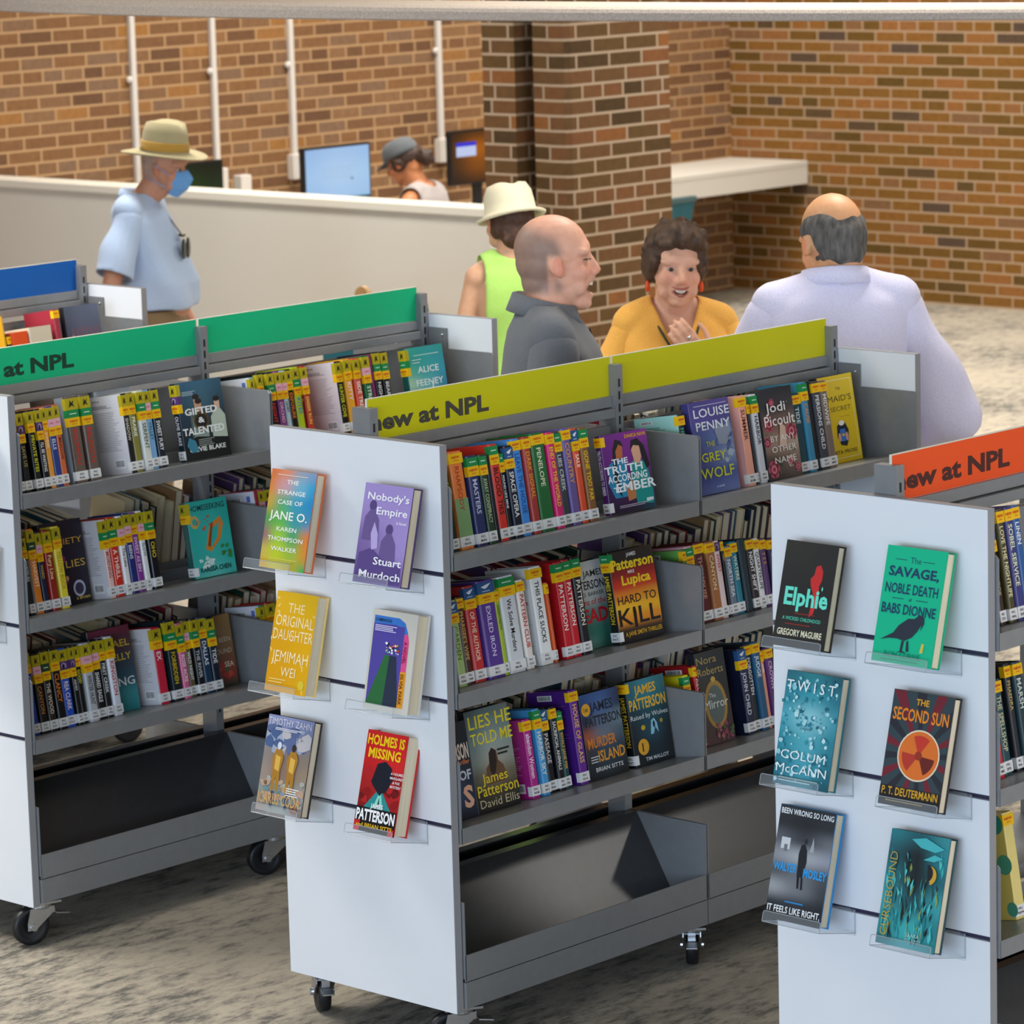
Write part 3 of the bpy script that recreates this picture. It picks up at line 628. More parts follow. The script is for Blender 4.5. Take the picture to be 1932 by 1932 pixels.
def A_second(f):
    f.rect(0, 0, 1, 1, '34444a'); cx, cy = .55, .46
    for i in range(16):
        a0, a1 = R(i * 22.5), R(i * 22.5 + 11)
        def edge(a):
            dx, dy = math.cos(a), math.sin(a) * f.w / f.h; k = min([(1 - cx) / dx if dx > 1e-6 else 9, -cx / dx if dx < -1e-6 else 9, (1 - cy) / dy if dy > 1e-6 else 9, -cy / dy if dy < -1e-6 else 9]); return (cx + dx * k * .995, cy + dy * k * .995)
        f.poly([(cx, cy), edge(a0), edge(a1)], '742430' if i % 2 else '2a2c34'); f.k -= 1
    f.k += 1; f.rect(0, .0, 1, .17, '242428'); k = f.w / f.h
    f.ell(cx, cy, .345, .345 * k, 'e8dcc0', 30); f.ell(cx, cy, .325, .325 * k, 'e0722c', 30)
    for a, c in ((55, 'c83a2c'), (175, 'b83a2c'), (295, '6a2420')): f.poly([(cx, cy)] + [(cx + .27 * math.cos(R(a + q)), cy + .27 * k * math.sin(R(a + q))) for q in range(0, 61, 10)], c); f.k -= 1
    f.k += 1; f.ell(cx, cy, .06, .06 * k, '9a3424')
    f.text('THE', .5, .89, .055, 'e8a428', bold=.02); f.text('SECOND SUN', .5, .745, .11, 'ea8a28', maxw=.92, bold=.02); f.text('P. T. DEUTERMANN', .5, .095, .07, 'e0a82c', maxw=.92, bold=.012); f.lines(.12, .9, .04, .06, 2, 'a89058', .008)
def A_been(f):
    f.grid([['30343a', '2c3036', '30343a'], ['2c3036', '26292e', '2e3238'], ['5a5e64', '3c4046', '6a6e74'], ['8a8e94', 'a4a8ac', '9094a0'], ['50545a', '6a6e74', '484c52'], ['9a9ea2', '70747a', '3a3e44'], ['2c3036', '30343a', '24272c'], ['1c1e22', '202226', '1c1e22']])
    f.rect(.10, .62, .26, .72, 'c8ccd0'); f.rect(.16, .60, .22, .66, '70747a'); f.poly([(.62, .63), (.70, .63), (.68, .72), (.66, .76), (.65, .70)], 'a0a4aa')
    f.poly([(.46, .40), (.44, .60), (.47, .68), (.53, .69), (.58, .64), (.60, .54), (.56, .40)], '20242a'); f.ell(.54, .715, .03, .025, '2a2e34')
    f.text('BEEN WRONG SO LONG', .5, .925, .05, 'ecf0f2', maxw=.94, bold=.015); f.text('WALTER', .24, .43, .075, '2c9ae0', maxw=.42, bold=.03); f.text('MOSLEY', .78, .41, .075, '2c9ae0', maxw=.42, bold=.03); f.text('IT FEELS LIKE RIGHT,', .5, .07, .06, 'f0f2f2', maxw=.95, bold=.015); f.lines(.32, .66, .165, .165, 1, '2c88c8', .012)
    f.poly([(.47, .40), (.49, .30), (.52, .30), (.51, .40)], '1a1c20'); f.poly([(.54, .40), (.56, .29), (.59, .30), (.57, .40)], '1a1c20')
def A_curse(f):
    f.grid([['2c8088', '246068', '3a9498'], ['2a5c64', '1c2428', '2c8890'], ['2c8088', '1a2226', '246870'], ['3a9ca0', '244c54', '38a0a4'], ['2c888c', '3aa8a8', '2a7c84'], ['267078', '38a0a4', '2c888c']])
    rn = random.Random(9)
    for i in range(120):
        x = rn.uniform(.05, .95); y = rn.uniform(.03, .72); q = rn.uniform(.06, .2); b = rn.uniform(-.05, .05); wd = rn.uniform(.01, .035)
        if .45 < x < .8 and y > .5: continue
        f.poly([(x, y), (min(.99, x + wd), y + q * .4), (min(.99, max(.01, x + b)), min(.99, y + q)), (max(.01, x - wd * .6), y + q * .5)], rn.choice(['3cb0b0', '1c3a40', '54c4c0', '267c84', '142428', '8a9a50']))
        if i % 3: f.k -= 1
    f.poly([(.38, .94), (.62, .97), (.95, .9), (.8, .86), (.55, .88)], '48b4b8'); f.poly([(.62, .78), (.8, .84), (.95, .82), (.8, .78)], '48b4b8')
    f.k += 1; f.ell(.76, .66, .115, .08, 'd0a038', 16, -80, 100); f.ell(.72, .675, .095, .07, '1c2428', 16, -80, 100)
    f.text('CURSEBOUND', .19, .08, .13, 'b8a048', maxw=.90, align='l', vert='up', bold=-.006); f.text('SAARA', .62, .105, .035, '9ac8c0'); f.text('EL-ARIFI', .64, .06, .035, '9ac8c0')
def A_ember(f):
    f.grid([['6a2080', '7a2488', '8a2c90'], ['641c78', '782284', '6a2478'], ['3c1850', '50205c', '54285c'], ['241430', '2c1a34', '1c4a58']])
    f.poly([(.05, .38), (.10, .62), (.28, .70), (.46, .66), (.5, .4), (.42, .2), (.15, .2)], '2088b0'); f.poly([(.28, .66), (.24, .80), (.34, .90), (.44, .84), (.42, .70)], 'b86838'); f.poly([(.18, .55), (.22, .80), (.30, .93), (.42, .90), (.46, .82), (.36, .86), (.28, .78), (.27, .5), (.3, .2), (.2, .3)], '18141c')
    f.poly([(.55, .40), (.60, .62), (.74, .66), (.92, .56), (.98, .2), (.95, .06), (.6, .1)], '109088'); f.poly([(.66, .60), (.62, .76), (.68, .84), (.80, .82), (.82, .66), (.76, .58)], 'dca484'); f.poly([(.60, .76), (.64, .88), (.78, .90), (.90, .80), (.98, .54), (.90, .5), (.84, .64), (.80, .80), (.68, .82)], '16121a'); f.poly([(.42, .14), (.40, .26), (.52, .40), (.62, .34), (.58, .16)], 'c07848')
    for s, x, y, c, q in (('THE', .34, .62, .07, -3), ('TRUTH', .40, .51, .095, 0), ('ACCORDING', .46, .40, .09, 0), ('TO', .26, .27, .07, 0), ('EMBER', .62, .27, .115, 0)): f.text(s, x, y, c, 'eef4f6', maxw=.86, bold=.025)
    f.text('DANICA NAVA', .74, .925, .045, 'f0a820', maxw=.46, bold=.02); f.lines(.2, .9, .07, .09, 2, 'c8b8c8', .008); f.rect(.8, .1, .95, .14, 'd0e8e4')
def A_wolf(f):
    f.grid([['4c4488', '5a4c90'], ['584e98', '4c4888'], ['4a5aa0', '7088b8'], ['44488c', '8090b8'], ['3c4488', '4c5c9c'], ['5a68a8', '6c7cb0']])
    f.blobs(30, 4, ['8898b8', 'a8b4c8', '6a7ca8', '50609c'], (.55, .3, .98, .7), (.04, .10), 1.); f.poly([(.55, .66), (.62, .78), (.70, .68), (.86, .72), (.94, .80), (.95, .62), (.8, .5), (.62, .52)], '8e98ac')
    f.text('LOUISE', .53, .83, .095, 'e4e6ea', maxw=.9, bold=.012); f.text('PENNY', .53, .69, .095, 'e4e6ea', maxw=.86, bold=.012); f.text('THE', .40, .51, .055, 'c8cc30', bold=.01); f.text('GREY', .44, .35, .10, 'd0d42c', maxw=.62, bold=.012); f.text('WOLF', .48, .17, .115, 'd0d42c', maxw=.84, bold=.012); f.text('a novel', .5, .06, .03, 'c8d0e8'); f.lines(.1, .95, .95, .95, 1, 'c0c0d8', .007)
def A_floral(f):
    f.grid([['2e3038', '26282e'], ['34343a', '403c40'], ['7a5a4c', '8a6c60'], ['a08070', 'c0a898'], ['4c3c38', '8a7468'], ['38302e', '5a4c44']])
    for x, y, q, c in ((.2, .62, .16, 'b8485a'), (.84, .50, .17, 'c05062'), (.16, .12, .18, 'b45064'), (.70, .18, .12, 'd8b0a4'), (.34, .84, .09, 'a84458'), (.88, .10, .10, 'c06070'), (.06, .42, .10, 'b04860')):
        k = f.w / f.h
        for i in range(6): f.ell(x + .45 * q * math.cos(i * 1.05), y + .45 * q * k * math.sin(i * 1.05), q * .55, q * .55 * k, c, 10); f.k -= 1
        f.k += 1; f.ell(x, y, q * .5, q * .5 * k, 'd87888', 10); f.ell(x, y, q * .25, q * .25 * k, '9a3048', 8)
    f.blobs(24, 6, ['3c5a34', '2c4428', '58744a'], (.05, .05, .95, .9), (.02, .05), .7, 4); f.poly([(.4, .36), (.5, .62), (.64, .56), (.62, .34)], 'd8b8a4')
    f.text('Jodi', .42, .74, .11, 'f0ece8', maxw=.6, bold=.005); f.text('Picoult', .50, .59, .12, 'f0ece8', maxw=.92, bold=.005)
    for s, y in (('BY ANY', .42), ('OTHER', .30), ('NAME', .18)): f.text(s, .52, y, .068, 'f2ece6', maxw=.74, bold=.0)
def A_maid(f):
    f.rect(0, 0, 1, 1, 'e2c010'); k = f.w / f.h
    for a, b, c, d in ((.06, .05, .94, .056), (.06, .944, .94, .95), (.06, .05, .069, .95), (.931, .05, .94, .95)): f.rect(a, b, c, d, 'f4ecc0'); f.k -= 1
    f.text('THE', .55, .83, .035, '5a4c18'); f.text("MAID'S", .56, .70, .07, '3c3818', maxw=.7, bold=0); f.text('SECRET', .56, .59, .055, '5a5220', maxw=.66, bold=0); f.poly([(.44, .20), (.36, .30), (.38, .42), (.48, .46), (.62, .45), (.70, .36), (.68, .26), (.60, .18)], '16181c'); f.rect(.45, .24, .60, .38, '3c78c8'); f.ell(.52, .45, .08, .03, 'f0f0f0'); f.ell(.42, .29, .04, .05, 'e0a090'); f.ell(.63, .29, .04, .05, 'e0a090'); f.rect(.49, .30, .57, .325, 'e0c030'); f.text('NITA PROSE', .52, .10, .045, '4c4418', maxw=.7, bold=0); f.lines(.5, .8, .52, .52, 1, 'c08020', .005)
def A_dead(f):
    f.grid([['dedede', 'd6d6d6'], ['dcdcda', 'd2d4d4'], ['c8ccca', 'b8c0bc'], ['4a6a64', '6a8a84'], ['2c6458', '3a7a6c'], ['7a9a90', '306a5c']])
    f.text('JAMES', .72, .82, .075, '34363c', maxw=.5, bold=.015, align='c'); f.text('PATTERSON', .97, .68, .10, '303238', maxw=.9, align='r', bold=.02); f.text('J.D. BARKER', .94, .60, .045, '505054', maxw=.6, align='r'); f.text('Sons of the', .96, .50, .075, 'c02c34', maxw=.7, align='r', bold=.005); f.text('DEAD', .97, .30, .16, 'c42430', maxw=.88, align='r', bold=.03)
def A_kill(f):
    f.grid([['28201c', '30241c'], ['241c1a', '2c201c'], ['8a2018', '9a2418'], ['c8301c', 'c8381c'], ['e0801c', 'e09020'], ['f0b828', 'f0b020'], ['e89020', 'e08a20'], ['2a201c', '30261c'], ['1c1818', '201c1c']])
    f.text('JAMES', .5, .925, .04, 'e8e4e0', bold=.02); f.text('Patterson', .5, .80, .115, 'f4d020', maxw=.96, bold=.03); f.text('MIKE', .45, .74, .035, 'e8e4e0', bold=.02); f.text('Lupica', .54, .625, .105, 'f4d020', maxw=.66, bold=.03); f.text('HARD TO', .5, .42, .095, '241410', maxw=.88, bold=.005); f.text('KILL', .5, .19, .19, '1c1410', maxw=.94, bold=.012); f.poly([(.37, .15), (.38, .30), (.36, .33), (.40, .38), (.44, .33), (.43, .15)], '14100e'); f.text('A JANE SMITH THRILLER', .55, .07, .05, 'e8b020', maxw=.84, bold=.005)
def A_house(f):
    f.grid([['1a1c22', '20232c'], ['20222a', '1c1e26'], ['2c3448', '242a3a'], ['384a6a', '22304a'], ['141820', '1a2030']]); f.text('PATTERSON', .97, .62, .16, 'e8d8c8', maxw=1.8, align='r', bold=.03); f.text('thriller', .95, .56, .05, 'e08a50', align='r'); f.text('OF', .93, .40, .10, 'd0d8e8', align='r', bold=.03); f.text('S', .9, .12, .22, 'f0b898', align='r', bold=.04)
def A_lies(f):
    f.grid([['46585c', '5a6c6c', '6a7470'], ['58706e', '7a8c88', '748480'], ['6a8080', '98a8a4', '8a9894'], ['74847e', 'a8a89a', '90988c'], ['5a5a4c', '8a7c5c', '6a6450'], ['302c24', '4a4230', '34302a'], ['1a1a18', '201e1c', '1c1c1c']])
    f.poly([(.28, .26), (.32, .42), (.40, .46), (.42, .56), (.50, .60), (.60, .57), (.62, .47), (.72, .42), (.80, .26)], '6a4c34'); f.poly([(.40, .40), (.42, .56), (.50, .605), (.58, .57), (.58, .46), (.52, .36), (.44, .34)], '2a1c16')
    f.text('LIES HE', .55, .82, .13, 'e8d828', maxw=1.0, bold=.008); f.text('TOLD ME', .54, .66, .12, 'e8d828', maxw=.98, bold=.008); f.lines(.62, .92, .52, .56, 2, '202424', .02); f.text('James', .48, .28, .10, 'e8d030', maxw=.6, bold=.008); f.text('Patterson', .52, .16, .115, 'e8d030', maxw=.96, bold=.008); f.text('David Ellis', .52, .05, .085, 'c8bc98', maxw=.92, bold=0)
def A_murder(f):
    f.grid([['30508a', '3c5c94', '2c3c60'], ['283c68', '46689c', '28344c'], ['20283c', '5a6a84', '708890'], ['a8502c', '6a7484', '485c68'], ['3a3438', '34485c', '283c4c'], ['202830', '2c3c48', '1c2830'], ['14181c', '1c2428', '14181c']])
    f.ell(.13, .82, .11, .11 * f.w / f.h, 'e0a428'); f.text('1st', .13, .80, .05, '302010', bold=.02); f.text('JAMES', .52, .78, .115, '1c2434', maxw=.6, bold=.02); f.text('PATTERSON', .54, .62, .115, '202430', maxw=.92, bold=.02); f.text('MURDER', .42, .37, .12, 'd8822c', maxw=.72, bold=.02); f.text('ISLAND', .62, .20, .13, 'e09a30', maxw=.68, bold=.02); f.text('BRIAN SITTS', .52, .09, .05, 'dadada', maxw=.7, bold=.01); f.lines(.08, .3, .2, .26, 3, 'd0d0d0', .012)
def A_wolves(f):
    f.grid([['2a6a78', '348494', '2c6a70'], ['246070', '2c7a88', '225c64'], ['14303a', '1f4a54', '14343c'], ['101c24', '244a58', '101c22'], ['0e161c', '142a32', '0e161c'], ['0c1216', '101a20', '0c1216']])
    f.text('JAMES', .48, .83, .11, 'e8b02c', maxw=.56, bold=.02); f.text('PATTERSON', .5, .66, .13, 'e8b42c', maxw=.94, bold=.02); f.text('Raised by Wolves', .5, .545, .06, 'e8f0f0', maxw=.96, bold=-.006); f.ell(.30, .44, .055, .03, 'c8a828'); f.ell(.78, .47, .04, .025, 'a89028'); f.poly([(.47, .34), (.52, .50), (.60, .52), (.66, .46), (.68, .34), (.60, .42), (.55, .34)], '8cc8dc'); f.ell(.58, .45, .03, .04, '14283a'); f.ell(.24, .22, .14, .14 * f.w / f.h, 'e0a428'); f.text('1', .22, .17, .10, '302010', bold=.03); f.text('TIM MALLOY', .55, .05, .045, 'c8d0d0', maxw=.6)
def A_mirror(f):
    f.grid([['363a3c', '2c3032'], ['34363a', '282c30'], ['3c3c3a', '2a2c2e'], ['4a4438', '2c2a2a'], ['4c3a38', '382c30'], ['5a3c3c', '4a343a']]); f.ell(.5, .42, .38, .26, 'a88438', 26); f.ell(.5, .42, .29, .21, '5c6a68', 26); f.ell(.5, .69, .08, .03, 'c8a048'); f.text('Nora', .36, .87, .085, 'b09858', maxw=.7, bold=0); f.text('Roberts', .45, .75, .085, 'b09858', maxw=.9, bold=0); f.text('The', .40, .50, .05, 'd8dcd8', bold=0); f.text('Mirror', .5, .385, .10, 'e0e4e0', maxw=.82, bold=0); f.blobs(26, 3, ['8a4050', '6a3040', '4c5a3c', 'a06068'], (.4, .03, .97, .22), (.03, .08), 1.)
def A_gifted(f):
    f.grid([['2c5c78', '34647c', '2c5468'], ['2a4c60', '3a6070', '28485a'], ['24384a', '2c4450', '203440'], ['1c2830', '202c30', '182428'], ['14191c', '181c1e', '14181a']])
    for x, y, sk, co in ((.40, .74, 'd0a080', '5a6a68'), (.44, .68, 'c89878', '8a9a90'), (.84, .68, 'd8b090', 'b8c4b0')): f.poly([(x - .18, .20), (x - .17, y - .16), (x - .06, y - .07), (x + .06, y - .07), (x + .15, y - .16), (x + .14, .22)], co); f.poly([(x - .05, y - .08), (x - .06, y + .03), (x + .06, y + .04), (x + .05, y - .08)], sk); f.ell(x, y + .06, .075, .035, '241c18')
    f.poly([(.0, .0), (.0, .22), (.3, .30), (1, .24), (1, 0)], '14181a'); f.ell(.45, .49, .17, .12, '5a4420'); f.ell(.45, .49, .13, .09, '20201e')
    for s, y, c, w in (('GIFTED', .58, .085, .72), ('&', .47, .07, .3), ('TALENTED', .33, .09, .92)): f.text(s, .47 if s != '&' else .45, y, c, 'eef0ea', maxw=w, bold=.03)
    f.text('OLIVIE BLAKE', .5, .11, .06, 'e8ece4', maxw=.80, bold=.02); f.lines(.32, .68, .18, .25, 4, 'a8b0a8', .008); f.lines(.1, .4, .83, .87, 3, 'b0c4cc', .008); f.poly([(.05, .2), (.12, .30), (.25, .25), (.3, .12), (.15, .1)], '3a8098')
def A_alice(f):
    f.grid([['30b09c', '2c9c9c', '28948c'], ['28a090', '2ca4a0', '2894a0'], ['50b89c', '3ca8a8', '2c98b0'], ['a8d0b0', '58b4b8', '2c88a8'], ['489890', '78b4b8', '285c70'], ['1c4c58', '204858', '183c48'], ['20688c', '307ca0', '1c4c6c']]); f.poly([(.3, .22), (.55, .36), (.70, .40), (.98, .24), (.98, .16), (.3, .16)], '1c3c40'); f.poly([(.58, .02), (.60, .50), (.63, .50), (.68, .02)], 'd8e8e8')
    f.text('ALICE', .55, .64, .09, 'e8f4f0', maxw=.56, bold=.01); f.text('FEENEY', .55, .46, .09, 'e8f4f0', maxw=.72, bold=.01); f.lines(.2, .9, .88, .88, 1, 'b8e0d8', .01); f.lines(.15, .4, .78, .82, 2, 'd0e8e0', .01)
def A_variety(f):
    f.grid([['241a34', '20182c'], ['2c1c3c', '1c1628'], ['241a30', '1c1628'], ['1c1626', '181420']]); [f.ell(.45, y, .07, .05, '8a2c6a') for y in (.80, .55, .30)]; f.ell(.5, .32, .03, .03, 'e8a860'); f.text('SOCIETY', .96, .72, .075, 'd8a838', maxw=.9, align='r', bold=0); f.text('LIES', .96, .44, .09, 'd8b048', maxw=.6, align='r', bold=0); f.ell(.74, .18, .14, .10, 'b8b8d0'); f.ell(.74, .18, .10, .07, '3a3450'); f.text('a Brown', .96, .05, .045, 'e0c060', align='r')
def A_homeseek(f):
    f.grid([['2aaca0', '24a89c', '20a094'], ['2cb0a4', '2cb4a8', '22a498'], ['28b0a4', '30b8ac', '2cb0a4'], ['30b0a4', '3cb8ac', '2cb0a4'], ['48b8ac', '60c4b8', '3cb8ac']]); f.text('HOMESEEKING', .5, .87, .075, '14383c', maxw=.86, bold=.02); f.ell(.16, .73, .11, .085, 'c8a858'); f.ell(.16, .73, .06, .045, '3ca89c')
    f.poly([(.34, .36), (.50, .66), (.78, .76), (.84, .66), (.72, .46), (.46, .32)], 'd8842c'); f.poly([(.44, .40), (.56, .62), (.74, .68), (.66, .50), (.50, .38)], '2cb0a4'); f.poly([(.40, .40), (.54, .68), (.60, .70), (.46, .38)], '8a4424'); f.blobs(12, 3, ['c84c30', 'd86038'], (.2, .62, .7, .8), (.015, .04)); f.blobs(12, 5, ['2c8a40', '3c7a30'], (.72, .22, .92, .42), (.03, .06), 1., 5); f.blobs(14, 7, ['c8e4dc', 'e0f0ec'], (.15, .13, .5, .26), (.03, .06), 1.4); f.text('KARISSA CHEN', .5, .07, .065, '14383c', maxw=.74, bold=.02)
def A_hunting(f):
    f.grid([['7a3048', '70283c'], ['5a3844', '4c3440'], ['3c3c48', '34404c'], ['2c4a58', '2c5060'], ['2c7a84', '348a90'], ['208088', '2c8c90']]); f.text('MICHAEL', .96, .76, .085, 'd8b83c', maxw=1., align='r', bold=.01); f.text('CONNELLY', .96, .60, .085, 'd8b83c', maxw=1.1, align='r', bold=.01); f.text('WAITING', .96, .30, .10, 'd8e0e0', maxw=1.2, align='r', bold=.01)
def A_sea(f):
    f.grid([['8a6a3a', '9a7a48'], ['7a5a34', '8a6c3c'], ['7a5230', '80603a'], ['6a4028', '7a4c2c'], ['8a2c1c', '8a3420'], ['2c3020', '3c3c24']]); f.blobs(14, 4, ['a83420', 'c04828', '50582c'], (.4, .08, .95, .3), (.04, .1)); f.text('BEEN', .94, .62, .07, 'c8bca0', align='r', bold=.0); f.text('FOUND', .94, .46, .07, 'c8bca0', align='r', bold=0); f.text('SEA', .94, .27, .075, 'e8d8b8', align='r', bold=.01)
def A_lotus(f):
    f.grid([['50586c', '5c647a', '606880'], ['484c60', '585e74', '545c70'], ['2c3040', '34394c', '2c3244'], ['1c2030', '20263a', '1a2030']]); f.text('LOTUS', .55, .60, .10, '8a5058', maxw=.8, bold=-.004); f.text('GIRL', .55, .38, .10, '8a5058', maxw=.6, bold=-.004); f.poly([(.05, .35), (.15, .62), (.22, .5), (.2, .3)], 'b8a898')
def A_edge(f): f.grid([['e8e4dc', 'e0dcd4'], ['d8d4cc', 'd8d0c4']]); f.blobs(8, 2, ['2c7080', 'd06030'], (.6, .6, .98, .95), (.05, .12))
def side(c, deco=None):
    def g(f):
        f.rect(0, 0, 1, 1, c)
        if deco: deco(f)
    return g
def blurb(c='8a8a92', bar=True):
    def g(f):
        f.lines(.14, .86, .30, .78, 22, c, .006, 5); f.lines(.14, .7, .84, .87, 3, c, .008, 2)
        f.barcode(.14, .915, .42, .955)
        if bar: f.barcode(.58, .07, .86, .19, 7)
    return g
ART = {k[2:]: v for k, v in list(globals().items()) if k.startswith('A_')}
ART.update(mint=side('a4d8d0', blurb('5a8a88')), pink=side('e4a8a8', blurb('f4e4dc', False)), redscript=side('dadcdc', lambda f: (f.text('This is not', .55, .62, .05, 'c83038', maxw=.7), f.text('a place', .55, .52, .05, 'c83038', maxw=.6), f.lines(.3, .9, .2, .42, 9, '909498'))), red=side('b81c24'), greenwhite=side('78b060', lambda f: (f.rect(0, .7, 1, 1, '6aa850'), f.barcode(.1, .88, .5, .955))), darkred=side('4a1018', lambda f: f.lines(.3, .9, .3, .8, 12, '6a2028')),
    magenta=side('b02484', blurb('e0a0d0')), skyblue=side('3c94cc', lambda f: f.barcode(.1, .9, .45, .96)), purple=side('4c2080', lambda f: (f.barcode(.25, .90, .6, .96), f.lines(.2, .9, .5, .84, 10, '7a50a8'))), yellow=side('e0d020', lambda f: f.lines(.15, .7, .6, .8, 5, '6a6a20', .012)), redbar=side('a01820', lambda f: f.barcode(.35, .90, .75, .96)), navy=side('18203c'), whiteback=side('d8d6dc', blurb()), whitebar=side('d8d8e0', lambda f: (f.barcode(.3, .86, .62, .93), f.rect(.78, .86, .88, .94, '5a70b8'))), cream=side('e4d4bc', blurb('b0a088')),
    redgold=side('a82028', lambda f: f.blobs(12, 3, ['c89030', 'd8a840'], (.4, .5, .95, .9), (.04, .1), 1, 4)), darkteal=side('14242a'), circles=side('e0cc70', lambda f: (f.lines(.1, .75, .15, .85, 26, 'a8985a', .006), f.ell(.85, .90, .14, .095, '2c9080'), f.ell(.92, .52, .14, .095, '50a890'), f.ell(.96, .10, .1, .07, '50a890'))), orange=side('d8481c', lambda f: f.ell(.55, .9, .22, .08, 'd8a0b8')), green=side('e08a40'), glossy=side('5c5048', lambda f: f.rect(.7, 0, .95, 1, '8a96a0')))
SIDE_WORD = dict(mint='mint back cover', pink='pink back cover', redscript='back with red script', red='red back cover', greenwhite='green back cover', darkred='maroon back cover', magenta='magenta back cover', skyblue='blue back cover', purple='purple back cover', yellow='yellow back cover', redbar='red back cover', navy='navy back cover', whiteback='white back cover', whitebar='white back cover', cream='cream back cover', redgold='red and gold back', darkteal='dark teal back', circles='green circled back', orange='orange back', green='orange back', glossy='grey glossy back')
FACE_LABEL = dict(ember='purple paperback showing a couple in blue and teal', wolf='violet book with yellow title and grey wolf face out', floral='dark rose patterned paperback facing out', maid='yellow paperback with black figure facing out', dead='white and teal book with red lettering facing out', kill='black and fiery orange thriller facing out', house='dark book with orange lettering half hidden by the end panel', lies='grey green book with a long haired woman facing out', murder='stormy blue book with orange lettering facing out', wolves='dark teal book with yellow lettering and white glow facing out', mirror='black book with a gold mirror frame facing out', gifted='dark blue book with three figures facing out', alice='sea green book with a white waterfall facing out', variety='dark purple book with magenta lamps facing out', homeseek='teal book with a gold ring of figures facing out', hunting='dark book with maroon top and teal sea facing out', sea='brown book with red flowers facing out', lotus='slate grey book with red lettering facing out')
SIGNW = {'C': 'lime sign cart', 'L': 'emerald sign cart', 'R': 'orange sign cart', 'B': 'blue sign cart'}
LEVW = {1: 'top', 2: 'middle', 3: 'lowest'}
XB = {1: .21, 2: .195, 3: .19}
